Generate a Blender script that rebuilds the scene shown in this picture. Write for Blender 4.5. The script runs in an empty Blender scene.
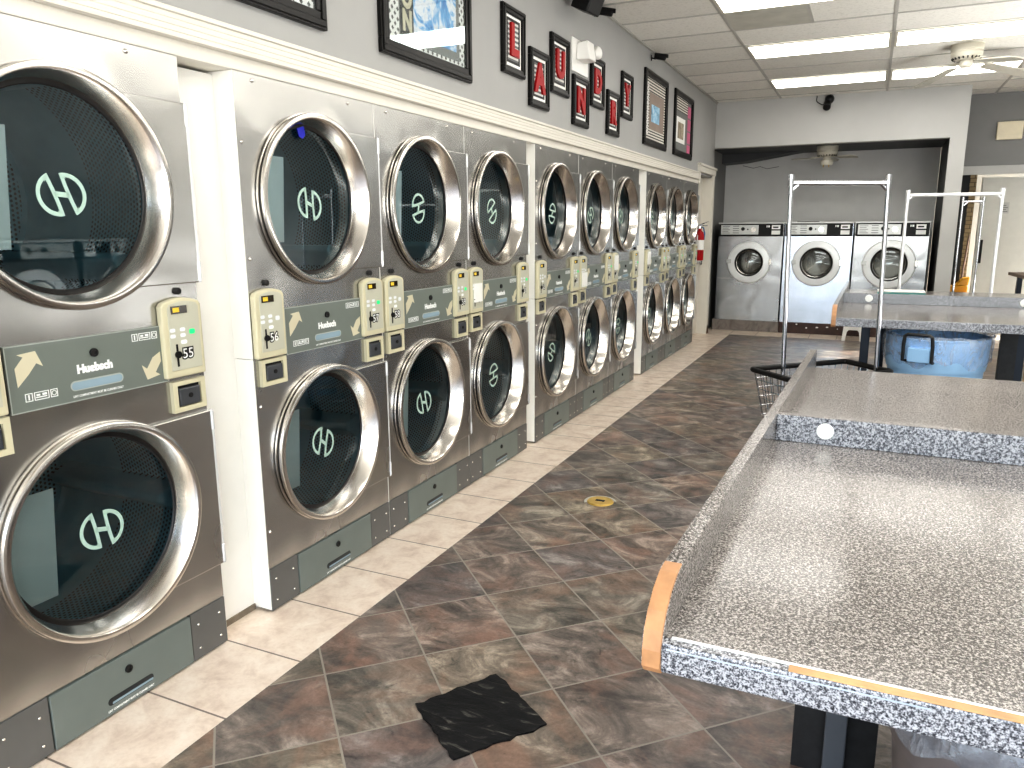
import bpy, bmesh, math, random
from mathutils import Vector, Matrix
random.seed(7)
PI = math.pi
scene = bpy.context.scene
COL = scene.collection

# ------------------------------------------------------------------ mesh collector
class MB:
    def __init__(s): s.v = []; s.f = []; s.mi = []; s.cur = 0; s.sm = []; s.smooth = False
    def _add(s, vs, fs):
        b = len(s.v); s.v += [tuple(p) for p in vs]
        for f in fs: s.f.append(tuple(b + i for i in f)); s.mi.append(s.cur); s.sm.append(s.smooth)
        return s
    def box(s, x0, x1, y0, y1, z0, z1):
        vs = [(x, y, z) for x in (x0, x1) for y in (y0, y1) for z in (z0, z1)]
        return s._add(vs, [(0,1,3,2),(4,6,7,5),(0,4,5,1),(2,3,7,6),(0,2,6,4),(1,5,7,3)])
    def hexa(s, b4, t4):
        return s._add(list(b4) + list(t4), [(3,2,1,0),(4,5,6,7),(0,1,5,4),(1,2,6,5),(2,3,7,6),(3,0,4,7)])
    def quad(s, a, b, c, d): return s._add([a, b, c, d], [(0,1,2,3)])
    def prism(s, pts, h0, h1, ax='x'):
        """extrude a 2D polygon; ax x: pts are (y,z); ax z: pts are (x,y); ax y: pts are (x,z)"""
        n = len(pts)
        def m(p, h): return (h, p[0], p[1]) if ax == 'x' else ((p[0], p[1], h) if ax == 'z' else (p[0], h, p[1]))
        vs = [m(p, h0) for p in pts] + [m(p, h1) for p in pts]
        fs = [tuple(range(n))[::-1], tuple(range(n, 2*n))] + [(i, (i+1) % n, n+(i+1) % n, n+i) for i in range(n)]
        if ax == 'y': fs = [f[::-1] for f in fs]
        return s._add(vs, fs)
    def lathe(s, prof, c=(0,0,0), ax='z', n=48, a0=0, a1=2*PI, close=False):
        """prof: list of (r, h)"""
        full = abs(a1 - a0 - 2*PI) < 1e-6
        k = n if full else n + 1
        vs = []
        for i in range(k):
            a = a0 + (a1 - a0) * i / n; ca, sa = math.cos(a), math.sin(a)
            for r, h in prof:
                if ax == 'z': p = (r*ca, r*sa, h)
                elif ax == 'x': p = (h, r*ca, r*sa)
                else: p = (r*sa, h, r*ca)
                vs.append((c[0]+p[0], c[1]+p[1], c[2]+p[2]))
        m = len(prof); fs = []
        mm = m if close else m - 1
        for i in range(n):
            j = (i + 1) % k
            for q in range(mm):
                q2 = (q + 1) % m
                fs.append((i*m+q, j*m+q, j*m+q2, i*m+q2))
        return s._add(vs, fs)
    def disk(s, c, r, ax='x', n=48):
        vs = []
        for i in range(n):
            a = 2*PI*i/n
            p = (0, r*math.cos(a), r*math.sin(a)) if ax == 'x' else ((r*math.cos(a), r*math.sin(a), 0) if ax == 'z' else (r*math.sin(a), 0, r*math.cos(a)))
            vs.append(tuple(c[k]+p[k] for k in range(3)))
        return s._add(vs, [tuple(range(n))])
    def cyl(s, c, r, h0, h1, ax='z', n=24):
        return s.lathe([(0.0001, h0), (r, h0), (r, h1), (0.0001, h1)], c, ax, n)
    def tube(s, pts, r, n=10, closed=False):
        pts = [Vector(p) for p in pts]; k = len(pts); vs = []; prev = None
        for i, p in enumerate(pts):
            if closed: d = (pts[(i+1) % k] - pts[i-1])
            else: d = (pts[min(i+1, k-1)] - pts[max(i-1, 0)])
            d.normalize()
            if prev is None:
                up = Vector((0,0,1)) if abs(d.z) < .9 else Vector((0,1,0)); a = d.cross(up).normalized()
            else:
                a = (prev - d*prev.dot(d)).normalized()
            prev = a; b = d.cross(a)
            for j in range(n):
                t = 2*PI*j/n; vs.append(p + a*math.cos(t)*r + b*math.sin(t)*r)
        fs = []
        for i in range(k if closed else k-1):
            i2 = (i+1) % k
            for j in range(n): fs.append((i*n+j, i*n+(j+1) % n, i2*n+(j+1) % n, i2*n+j))
        if not closed: fs += [tuple(range(n)), tuple(range((k-1)*n, k*n))[::-1]]
        return s._add(vs, fs)
    def build(s, name, mats, parent=None, loc=None, bevel=0, smooth=None, auto=True, seg=2):
        me = bpy.data.meshes.new(name); me.from_pydata(s.v, [], s.f)
        if not isinstance(mats, (list, tuple)): mats = [mats]
        for m in mats: me.materials.append(m)
        for p, i in zip(me.polygons, s.mi): p.material_index = i
        bm = bmesh.new(); bm.from_mesh(me); bmesh.ops.recalc_face_normals(bm, faces=bm.faces[:]); bm.to_mesh(me); bm.free()
        if smooth:
            for p in me.polygons: p.use_smooth = True
            try: me.set_sharp_from_angle(angle=math.radians(35))
            except Exception: pass
        o = bpy.data.objects.new(name, me); COL.objects.link(o)
        if parent is not None: o.parent = parent
        if loc is not None: o.location = loc
        if bevel:
            b = o.modifiers.new('bevel', 'BEVEL'); b.width = bevel; b.segments = seg; b.limit_method = 'ANGLE'; b.angle_limit = math.radians(40)
        return o

def arc(cx, cy, r, a0, a1, n):
    return [(cx + r*math.cos(math.radians(a0+(a1-a0)*i/n)), cy + r*math.sin(math.radians(a0+(a1-a0)*i/n))) for i in range(n+1)]

def tag(o, label, cat, group=None, kind=None):
    o['label'] = label; o['category'] = cat
    if group: o['group'] = group
    if kind: o['kind'] = kind
    return o
def thing(name, label, cat, loc=(0,0,0), rz=0, group=None):
    o = bpy.data.objects.new(name, None); COL.objects.link(o); o.location = loc; o.rotation_euler = (0,0,rz); o.empty_display_size = .05
    return tag(o, label, cat, group)
def struct(o): o['kind'] = 'structure'; return o
def copy_tree(o, parent=None):
    c = o.copy(); COL.objects.link(c)
    if parent is not None: c.parent = parent
    for ch in list(o.children): copy_tree(ch, c)
    return c

_font_cache = {}
def text_mesh(txt, size, depth=0.0, align='CENTER', bold=0.0, sx=1.0):
    key = (txt, size, depth, align, bold, sx)
    if key in _font_cache: return _font_cache[key]
    cu = bpy.data.curves.new('lettering', 'FONT'); cu.body = txt; cu.size = size; cu.extrude = depth; cu.offset = bold
    cu.align_x = align; cu.align_y = 'CENTER'; cu.resolution_u = 3
    ob = bpy.data.objects.new('lettering', cu); COL.objects.link(ob)
    bpy.context.view_layer.update()
    dg = bpy.context.evaluated_depsgraph_get()
    me = bpy.data.meshes.new_from_object(ob.evaluated_get(dg))
    bpy.data.objects.remove(ob); bpy.data.curves.remove(cu)
    # text x -> +Y, text y -> +Z, text z -> +X  (reads from the room side of the left wall)
    me.transform(Matrix(((0,0,1,0),(sx,0,0,0),(0,1,0,0),(0,0,0,1))))
    _font_cache[key] = me
    return me
def text(name, txt, size, loc, m, parent=None, depth=0.0, bold=0.0, sx=1.0, rot=None):
    me = text_mesh(txt, size, depth, 'CENTER', bold, sx).copy(); me.materials.clear(); me.materials.append(m)
    o = bpy.data.objects.new(name, me); COL.objects.link(o); o.location = loc
    if parent is not None: o.parent = parent
    if rot: o.rotation_euler = rot
    return o

# ------------------------------------------------------------------ materials
def s2l(c): return tuple(((v/255)/12.92 if v/255 <= .04045 else ((v/255+.055)/1.055)**2.4) for v in c)
class NT:
    def __init__(s, name):
        s.mat = bpy.data.materials.new(name); s.mat.use_nodes = True; s.t = s.mat.node_tree; s.N = s.t.nodes; s.L = s.t.links
        s.b = s.N['Principled BSDF']; s.out = s.N['Material Output']
    def n(s, typ, **kw):
        x = s.N.new(typ)
        for k, v in kw.items(): setattr(x, k, v)
        return x
    def put(s, sock, v):
        if hasattr(v, 'is_output') or isinstance(v, bpy.types.NodeSocket): s.L.new(v, sock)
        else: sock.default_value = v
    def m(s, op, a, b=0.0, c=None):
        x = s.n('ShaderNodeMath', operation=op); s.put(x.inputs[0], a); s.put(x.inputs[1], b)
        if c is not None: s.put(x.inputs[2], c)
        return x.outputs[0]
    def mix(s, f, a, b, mode='MIX'):
        x = s.n('ShaderNodeMix', data_type='RGBA', blend_type=mode); s.put(x.inputs[0], f)
        s.put(x.inputs[6], a if hasattr(a, 'is_output') else (*a[:3], 1)); s.put(x.inputs[7], b if hasattr(b, 'is_output') else (*b[:3], 1))
        return x.outputs[2]
    def ramp(s, f, stops, interp='LINEAR'):
        x = s.n('ShaderNodeValToRGB'); cr = x.color_ramp; cr.interpolation = interp
        while len(cr.elements) < len(stops): cr.elements.new(.5)
        for e, (p, c) in zip(cr.elements, stops): e.position = p; e.color = (*c[:3], 1)
        s.put(x.inputs[0], f); return x.outputs[0]
    def noise(s, vec, scale, detail=4, rough=.55, dist=0.0):
        x = s.n('ShaderNodeTexNoise'); x.inputs['Scale'].default_value = scale; x.inputs['Detail'].default_value = detail
        x.inputs['Roughness'].default_value = rough; x.inputs['Distortion'].default_value = dist
        if vec is not None: s.L.new(vec, x.inputs['Vector'])
        return x.outputs[0]
    def objv(s): return s.n('ShaderNodeTexCoord').outputs['Object']
    def pos(s): return s.n('ShaderNodeNewGeometry').outputs['Position']
    def scale(s, vec, sc):
        x = s.n('ShaderNodeMapping'); s.L.new(vec, x.inputs[0]); x.inputs['Scale'].default_value = sc; return x.outputs[0]
    def bump(s, h, strength=.2, dist=.01):
        x = s.n('ShaderNodeBump'); x.inputs['Strength'].default_value = strength; x.inputs['Distance'].default_value = dist
        s.L.new(h, x.inputs['Height']); s.L.new(x.outputs[0], s.b.inputs['Normal']); return x
    def set(s, **kw):
        names = dict(color='Base Color', rough='Roughness', metal='Metallic', spec='Specular IOR Level', alpha='Alpha', em='Emission Color', es='Emission Strength', coat='Coat Weight', trans='Transmission Weight', aniso='Anisotropic')
        for k, v in kw.items():
            if k in ('color', 'em') and not hasattr(v, 'is_output'): v = (*v[:3], 1)
            s.put(s.b.inputs[names[k]], v)
        return s
def plain(name, rgb, rough=.5, metal=0, var=.06, scale=8, bump=0, **kw):
    t = NT(name); c = s2l(rgb)
    nz = t.noise(t.objv(), scale, 3)
    t.set(color=t.ramp(nz, [(.3, tuple(v*(1-var) for v in c)), (.7, tuple(min(1, v*(1+var)) for v in c))]), rough=rough, metal=metal, **kw)
    if bump: t.bump(t.noise(t.objv(), scale*12, 3), bump, .004)
    return t.mat
def emit(name, rgb, e):
    t = NT(name); t.set(color=s2l(rgb), em=s2l(rgb), es=e); return t.mat

def steel(name, rgb, rough=.24, wave=.35, stretch=(1,1,60), sc=6):
    t = NT(name); c = s2l(rgb); v = t.objv()
    br = t.noise(t.scale(v, (1, .6, 5)), 3, 2)
    t.set(color=t.ramp(br, [(.3, tuple(x*.96 for x in c)), (.7, tuple(min(1, x*1.03) for x in c))]), metal=1.0,
          rough=t.m('MULTIPLY_ADD', t.noise(v, 4, 2), .08, rough-.04))
    if wave: t.bump(t.noise(v, 3.2, 1, .4, .6), wave, .02)
    return t.mat

M = {}
M['steel'] = steel('brushed_stainless', (190,189,186), .26, .6)
M['ring'] = plain('polished_ring_steel', (214,210,204), .2, 1.0, .02, 2)
M['chrome'] = plain('chrome', (196,198,202), .12, 1.0, .02)
M['white_chrome'] = plain('white_painted_tube', (238,239,240), .25, 0.35, .02)
M['white'] = plain('white_gloss_paint', (238,237,232), .35, 0, .02)
M['trim'] = plain('cream_white_paint', (216,212,202), .45, 0, .02)
M['wallgrey'] = plain('grey_wall_paint', (160,160,158), .6, 0, .03, 3, .05)
M['wallgrey_light'] = plain('light_grey_wall_paint', (186,186,183), .6, 0, .03, 3, .05)
M['wallgrey_dark'] = plain('dark_grey_paint_and_shade', (128,128,127), .6, 0, .05, 3, .05)
M['wall_alcove'] = plain('alcove_grey_paint', (205,205,203), .6, 0, .05, 3, .05)
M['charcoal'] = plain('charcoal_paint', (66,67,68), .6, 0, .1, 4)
M['rubber'] = plain('black_rubber', (14,14,15), .55)
M['black'] = plain('black_plastic', (14,14,15), .45, spec=.3)
M['black_gloss'] = plain('black_gloss_lacquer', (13,12,11), .35, spec=.25)
M['kick'] = plain('grey_kick_paint', (98,98,96), .42, .2, .05)
M['drawer'] = plain('green_grey_drawer_paint', (106,114,110), .42, .05, .04)
M['panel'] = plain('green_grey_panel', (112,119,113), .4, .0, .04)
M['panel_edge'] = plain('pale_panel_edge', (160,166,160), .4)
M['cream'] = plain('cream_plastic', (203,197,168), .4, 0, .03)
M['face'] = plain('pale_grey_faceplate', (188,187,170), .4, 0, .03)
M['arrow'] = plain('cream_arrow_print', (205,198,172), .45, 0, .02)
M['print_white'] = plain('white_print', (240,242,240), .4, 0, .01, es=0.0)
M['print_black'] = plain('black_print', (15,15,16), .45)
M['recess'] = plain('pale_blue_recess', (150,172,184), .25, .1, .05)
M['recess_dark'] = plain('dark_recess', (38,42,44), .3, .3)
M['vault'] = plain('grey_coin_door', (92,94,98), .35, .6, .05)
M['display'] = plain('dark_amber_display', (38,30,14), .15)
M['digit'] = emit('amber_digit', (190,160,50), .6)
M['green'] = emit('green_light', (30,190,110), .7)
M['button'] = plain('white_button', (225,228,230), .35)
M['logo'] = plain('etched_logo', (176,205,192), .5, 0, .02)
M['plate'] = plain('pale_instruction_plate', (226,228,224), .4, 0, .03)
M['red'] = plain('glossy_red', (158,8,16), .45, 0, .05, spec=.3)
M['blue_tag'] = plain('blue_tag', (20,30,190), .5)
M['paper'] = plain('white_paper', (240,240,236), .6, 0, .02)
M['brass'] = plain('brass', (200,168,92), .35, .6, .1, 30)
M['navy'] = plain('navy_steel_leg', (30,40,54), .4, .3)
M['post'] = plain('grey_steel_post', (84,88,94), .4, .3)
M['leg_black'] = plain('scuffed_black_board', (26,26,27), .5, 0, .5, 30)
M['rawwood'] = plain('raw_wood_edge', (172,128,90), .55, 0, .22, 25)
M['worn'] = plain('worn_wood_edge', (190,150,104), .5, 0, .25, 18)
M['trash_blue'] = plain('blue_plastic_can', (160,202,240), .4, 0, .03)
M['teal'] = plain('teal_plastic', (40,130,125), .4)
M['yellow'] = plain('yellow_plastic', (186,136,24), .45)
M['brown_board'] = plain('dark_brown_board', (62,42,36), .5, 0, .3, 14)
M['fan'] = plain('cream_fan_enamel', (198,194,180), .4, 0, .02)
M['blade'] = plain('pale_fan_blade', (176,173,162), .45, 0, .04)
M['wood'] = plain('brown_wood', (96,76,60), .45, 0, .2, 12)
M['ceil_metal'] = plain('ceiling_grid_paint', (176,174,168), .5)
M['diffuser'] = emit('lit_diffuser', (255,252,246), 5.5)
M['mat_grey'] = plain('grey_mat_board', (116,118,116), .7)
M['washer_steel'] = steel('washer_steel', (168,169,170), .26, .4)
M['washer_white'] = plain('washer_pale_front', (206,216,230), .2, .8, .12, 5)
M['washer_ring'] = plain('pale_washer_ring', (236,239,240), .3, .1, .03)
M['washer_panel'] = plain('silver_control_strip', (196,198,196), .35, .4, .03)
M['back_white'] = plain('off_white_door_paint', (190,190,182), .5, 0, .04)
M['stain'] = plain('stained_tile', (180,178,168), .8, 0, .1, 6)
M['asphalt'] = plain('parking_asphalt', (150,150,150), .8, 0, .1, 3)

def mk_glass(name, tint, gl=.10, fs=.8):
    t = NT(name); t.N.remove(t.b)
    tr = t.n('ShaderNodeBsdfTransparent'); tr.inputs[0].default_value = (*tint, 1)
    g = t.n('ShaderNodeBsdfGlossy'); g.inputs['Roughness'].default_value = .02; g.inputs[0].default_value = (.9,.97,1,1)
    fr = t.n('ShaderNodeLayerWeight'); fr.inputs[0].default_value = .35
    f = t.m('MULTIPLY_ADD', fr.outputs['Fresnel'], fs, gl)
    mx = t.n('ShaderNodeMixShader'); t.L.new(f, mx.inputs[0]); t.L.new(tr.outputs[0], mx.inputs[1]); t.L.new(g.outputs[0], mx.inputs[2])
    t.L.new(mx.outputs[0], t.out.inputs[0]); return t.mat
M['glass'] = mk_glass('dryer_door_glass', (.74,.86,.89), .06)
M['pic_glass'] = mk_glass('picture_glass', (.97,.98,.98), .0, .25)
M['washer_glass'] = mk_glass('washer_glass', (.30,.30,.29), .06)

def mk_drum():
    t = NT('perforated_drum_metal'); v = t.objv(); sp = t.n('ShaderNodeSeparateXYZ'); t.L.new(v, sp.inputs[0])
    x, y, z = sp.outputs
    a = t.m('ARCTAN2', y, z); p = .016
    u = t.m('MULTIPLY', a, .37/p); w = t.m('DIVIDE', x, p*.87)
    row = t.m('FLOOR', w); u2 = t.m('ADD', u, t.m('MULTIPLY', t.m('MODULO', t.m('ABSOLUTE', row), 2.0), .5))
    fu = t.m('SUBTRACT', t.m('FRACT', u2), .5); fw = t.m('SUBTRACT', t.m('FRACT', w), .5)
    d = t.m('SQRT', t.m('ADD', t.m('MULTIPLY', fu, fu), t.m('MULTIPLY', fw, fw)))
    hole = t.m('LESS_THAN', d, .30)
    # plain bands between the perforated fields
    rad = t.m('SQRT', t.m('ADD', t.m('MULTIPLY', y, y), t.m('MULTIPLY', z, z)))
    side = t.m('MULTIPLY', t.m('GREATER_THAN', rad, .35), t.m('MULTIPLY', t.m('GREATER_THAN', x, -.03), t.m('LESS_THAN', x, .24)))
    hole = t.m('MULTIPLY', hole, side)
    by = t.m('DIVIDE', y, p); brow = t.m('FLOOR', by); bz = t.m('ADD', t.m('DIVIDE', z, p), t.m('MULTIPLY', t.m('MODULO', t.m('ABSOLUTE', brow), 2.0), .5))
    gy = t.m('SUBTRACT', t.m('FRACT', by), .5); gz = t.m('SUBTRACT', t.m('FRACT', bz), .5)
    bh = t.m('LESS_THAN', t.m('SQRT', t.m('ADD', t.m('MULTIPLY', gy, gy), t.m('MULTIPLY', gz, gz))), .3)
    ann = t.m('MULTIPLY', t.m('LESS_THAN', x, -.30), t.m('MULTIPLY', t.m('LESS_THAN', rad, .33), t.m('GREATER_THAN', rad, .15)))
    hole = t.m('MAXIMUM', hole, t.m('MULTIPLY', bh, ann))
    nz = t.noise(v, 5, 3)
    base = t.ramp(nz, [(.3, s2l((104,146,158))), (.7, s2l((126,168,180)))])
    t.set(color=t.mix(hole, base, (.004,.005,.006)), rough=.45, metal=.1)
    return t.mat
M['drum'] = mk_drum()

def mk_granite(name, tones, sc=150, rough=.2, coat=.0):
    t = NT(name); v = t.objv()
    a = t.noise(v, sc, 2, .6); b = t.noise(v, sc*2.3, 1, .5); c = t.noise(v, 2.5, 3)
    f = t.m('MULTIPLY_ADD', b, .45, t.m('MULTIPLY', a, .62))
    f = t.m('ADD', f, t.m('MULTIPLY', t.m('SUBTRACT', c, .5), .08))
    t.set(color=t.ramp(f, tones, 'LINEAR'), rough=rough, spec=.5, coat=coat)
    return t.mat
M['granite'] = mk_granite('speckled_laminate', [(.40, s2l((40,37,36))), (.475, s2l((74,70,68))), (.53, s2l((110,105,101))), (.585, s2l((146,140,136))), (.63, s2l((176,170,166)))], 235, .165)
M['granite_edge'] = mk_granite('speckled_laminate_sky_tint', [(.40, s2l((46,47,52))), (.48, s2l((86,88,94))), (.54, s2l((128,130,136))), (.61, s2l((176,178,184)))], 190, .25)  # bluer copy of the laminate, sky reflection painted into its upright faces

def mk_floor():
    t = NT('slate_and_beige_tile'); P = t.pos(); sp = t.n('ShaderNodeSeparateXYZ'); t.L.new(P, sp.inputs[0]); x, y, _ = sp.outputs
    S = .3345*math.sqrt(2)
    dx = t.m('SUBTRACT', x, .68); dy = t.m('SUBTRACT', y, .467)
    u = t.m('DIVIDE', t.m('ADD', dx, dy), S); v = t.m('DIVIDE', t.m('SUBTRACT', dx, dy), S)
    cu, cv = t.m('FLOOR', u), t.m('FLOOR', v); fu, fv = t.m('FRACT', u), t.m('FRACT', v)
    e = t.m('MINIMUM', t.m('MINIMUM', fu, t.m('SUBTRACT', 1.0, fu)), t.m('MINIMUM', fv, t.m('SUBTRACT', 1.0, fv)))
    grout = t.m('LESS_THAN', e, .0095)
    cell = t.n('ShaderNodeCombineXYZ'); t.L.new(cu, cell.inputs[0]); t.L.new(cv, cell.inputs[1])
    wn = t.n('ShaderNodeTexWhiteNoise', noise_dimensions='3D'); t.L.new(cell.outputs[0], wn.inputs[0])
    off = t.n('ShaderNodeVectorMath', operation='MULTIPLY_ADD'); t.L.new(wn.outputs[1], off.inputs[0]); off.inputs[1].default_value = (30,30,30); t.L.new(P, off.inputs[2])
    q = off.outputs[0]
    st = t.scale(q, (1.0, 1.45, 1))
    n1 = t.noise(st, 4.2, 8, .68, .8); n2 = t.noise(st, 11, 8, .7, 1.2); n3 = t.noise(q, 4.5, 4, .6, .6); fine = t.noise(P, 90, 3, .7)
    base = t.ramp(n1, [(.32, s2l((52,50,50))), (.45, s2l((92,88,85))), (.54, s2l((122,115,109))), (.66, s2l((172,164,156)))])
    rust = t.ramp(n3, [(.3, s2l((96,76,66))), (.7, s2l((142,116,104)))])
    base = t.mix(t.m('MULTIPLY', t.ramp(n3, [(.48, (0,0,0)), (.64, (1,1,1))]), .6), base, rust)
    tint = t.ramp(wn.outputs[0], [(0, (.74,.75,.80)), (.3, (1.06,.92,.85)), (.5, (.86,.87,.86)), (.75, (1.05,.99,.84)), (1, (1.15,1.04,.98))])
    base = t.mix(1.0, base, tint, 'MULTIPLY')
    crack = t.ramp(n2, [(.30, (.42,.42,.43)), (.42, (.95,.95,.95)), (.60, (1,1,1)), (.72, (1.3,1.28,1.26))])
    base = t.mix(1.0, base, crack, 'MULTIPLY')
    base = t.mix(.5, base, t.ramp(fine, [(.35, (.72,.72,.72)), (.65, (1.2,1.2,1.2))]), 'MULTIPLY')
    slate = t.mix(grout, base, s2l((140,133,123)))
    # beige border
    by = t.m('DIVIDE', t.m('ADD', y, .217), .3345); fy = t.m('FRACT', by)
    bx = t.m('DIVIDE', t.m('ADD', x, .02), .3345); fx = t.m('FRACT', bx)
    ly = t.m('LESS_THAN', t.m('MINIMUM', fy, t.m('SUBTRACT', 1.0, fy)), .010)
    lx = t.m('LESS_THAN', t.m('MINIMUM', fx, t.m('SUBTRACT', 1.0, fx)), .010)
    back = t.m('GREATER_THAN', y, 8.49)
    line = t.m('MAXIMUM', t.m('MULTIPLY', ly, t.m('SUBTRACT', 1.0, back)), t.m('MULTIPLY', lx, back))
    bn = t.noise(P, 9, 6, .65, .5); bf = t.noise(P, 60, 3, .6)
    bcol = t.ramp(bn, [(.3, s2l((200,180,164))), (.5, s2l((222,206,190))), (.7, s2l((232,220,206)))])
    bcol = t.mix(.5, bcol, t.ramp(bf, [(.3, (.88,.85,.82)), (.55, (1.03,1.03,1.03))]), 'MULTIPLY')
    bcol = t.mix(line, bcol, s2l((120,108,98)))
    isb = t.m('MAXIMUM', t.m('LESS_THAN', x, .32), back)
    t.set(color=t.mix(isb, slate, bcol), rough=t.m('MULTIPLY_ADD', n2, .22, .24), spec=.5)
    h = t.m('SUBTRACT', t.m('MULTIPLY_ADD', n2, .5, t.m('MULTIPLY', n1, .6)), t.m('MULTIPLY', t.m('MAXIMUM', grout, line), .6))
    t.bump(t.m('MULTIPLY', h, t.m('SUBTRACT', 1.0, t.m('MULTIPLY', isb, .8))), .35, .006)
    return t.mat
M['floor'] = mk_floor()

def mk_ceiling():
    t = NT('fissured_ceiling_tile'); P = t.pos(); sp = t.n('ShaderNodeSeparateXYZ'); t.L.new(P, sp.inputs[0]); x, y, _ = sp.outputs
    c = t.n('ShaderNodeCombineXYZ'); t.L.new(t.m('FLOOR', t.m('DIVIDE', t.m('SUBTRACT', x, -.41), 1.2)), c.inputs[0]); t.L.new(t.m('FLOOR', t.m('DIVIDE', t.m('SUBTRACT', y, 4.235), .585)), c.inputs[1])
    wn = t.n('ShaderNodeTexWhiteNoise', noise_dimensions='3D'); t.L.new(c.outputs[0], wn.inputs[0])
    col = t.ramp(wn.outputs[0], [(0, s2l((214,212,205))), (1, s2l((238,236,229)))])
    col = t.mix(1.0, col, t.ramp(t.noise(P, 45, 4, .7), [(.32, (.82,.82,.81)), (.5, (1,1,1))]), 'MULTIPLY')
    t.set(color=col, rough=.85); t.bump(t.noise(P, 70, 3, .7), .3, .004); return t.mat
M['ceiling'] = mk_ceiling()

def mk_stripe(name, a, b, axis, freq, duty=.5, check=False):
    t = NT(name); sp = t.n('ShaderNodeSeparateXYZ'); t.L.new(t.objv(), sp.inputs[0]); x, y, z = sp.outputs
    if check:
        f = t.m('LESS_THAN', t.m('FRACT', t.m('MULTIPLY', t.m('ADD', y, z), freq)), .5)
        g = t.m('LESS_THAN', t.m('FRACT', t.m('MULTIPLY', t.m('SUBTRACT', y, z), freq)), .5)
        k = t.m('MULTIPLY', f, g)
    else: k = t.m('LESS_THAN', t.m('FRACT', t.m('MULTIPLY', {'y': y, 'z': z}[axis], freq)), duty)
    t.set(color=t.mix(k, s2l(a), s2l(b)), rough=.6); return t.mat
M['corrugated'] = mk_stripe('striped_mat_board', (206,206,202), (96,98,98), 'z', 38)
M['houndstooth'] = mk_stripe('houndstooth_mat', (236,236,232), (20,20,20), 'z', 24, .5, True)
M['fine_stripe'] = mk_stripe('fine_striped_mat', (214,212,202), (62,60,56), 'z', 40)
def mk_photo(name, stops, sc, axis='z'):
    t = NT(name); v = t.objv(); nz = t.noise(v, sc, 6, .7, 1.0)
    t.set(color=t.ramp(nz, [(p, s2l(c)) for p, c in stops]), rough=.5); return t.mat
M['snow_photo'] = mk_photo('blue_snow_photo', [(.36, (36,110,190)), (.46, (90,170,225)), (.53, (236,240,246)), (.66, (206,214,226))], 7)
M['blue_photo'] = mk_photo('pale_blue_photo', [(.35, (70,110,140)), (.5, (130,180,210)), (.65, (200,216,224))], 9)
M['brown_mat'] = plain('taupe_mat_board', (142,128,118), .7)
M['tan_photo'] = mk_photo('tan_photo', [(.35, (110,98,80)), (.6, (176,164,142))], 8)
M['pink'] = plain('pink_print', (196,96,130), .6)
def mk_marble():
    t = NT('grey_marble_tile'); v = t.objv(); n = t.noise(v, 5, 6, .65, 1.5)
    t.set(color=t.ramp(n, [(.3, s2l((82,78,74))), (.5, s2l((128,120,114))), (.7, s2l((96,86,80)))]), rough=.3); return t.mat
M['marble'] = mk_marble()
def mk_patch():
    t = NT('black_sealant_patch'); v = t.objv(); n = t.noise(t.scale(v, (1,3,1)), 8, 6, .6, 1.2); f = t.noise(v, 60, 3)
    c = t.ramp(n, [(.36, s2l((12,13,15))), (.58, s2l((24,24,26))), (.66, s2l((74,72,68))), (.72, s2l((140,136,128)))])
    t.set(color=c, rough=.5, spec=.2); t.bump(t.m('ADD', n, t.m('MULTIPLY', f, .2)), .5, .006); return t.mat
M['patch'] = mk_patch()
def mk_bag():
    t = NT('clear_plastic_bag'); t.N.remove(t.b); v = t.objv()
    tr = t.n('ShaderNodeBsdfTransparent'); tr.inputs[0].default_value = (.92,.95,1,1)
    d = t.n('ShaderNodeBsdfPrincipled'); d.inputs['Base Color'].default_value = (.72,.80,.90,1); d.inputs['Roughness'].default_value = .12; d.inputs['Specular IOR Level'].default_value = .8
    n = t.noise(t.scale(v, (1,1,.5)), 14, 5, .65, 1.5)
    bp_ = t.n('ShaderNodeBump'); bp_.inputs['Strength'].default_value = .9; bp_.inputs['Distance'].default_value = .03; t.L.new(n, bp_.inputs['Height']); t.L.new(bp_.outputs[0], d.inputs['Normal'])
    mx = t.n('ShaderNodeMixShader'); t.L.new(t.m('MULTIPLY_ADD', t.ramp(n, [(.35, (0,0,0)), (.8, (1,1,1))]), .45, .10), mx.inputs[0])
    t.L.new(tr.outputs[0], mx.inputs[1]); t.L.new(d.outputs[0], mx.inputs[2]); t.L.new(mx.outputs[0], t.out.inputs[0]); return t.mat
M['bag'] = mk_bag()
def mk_brick():
    t = NT('tan_block_wall'); b = t.n('ShaderNodeTexBrick'); v = t.objv()
    mp = t.n('ShaderNodeMapping'); mp.inputs['Rotation'].default_value = (PI/2,0,0); t.L.new(v, mp.inputs[0]); t.L.new(mp.outputs[0], b.inputs[0])
    b.inputs['Scale'].default_value = 4.5; b.inputs['Color1'].default_value = (*s2l((146,132,104)),1); b.inputs['Color2'].default_value = (*s2l((128,114,88)),1); b.inputs['Mortar'].default_value = (*s2l((80,72,58)),1)
    t.set(color=b.outputs[0], rough=.8); return t.mat
M['brick'] = mk_brick()

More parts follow.
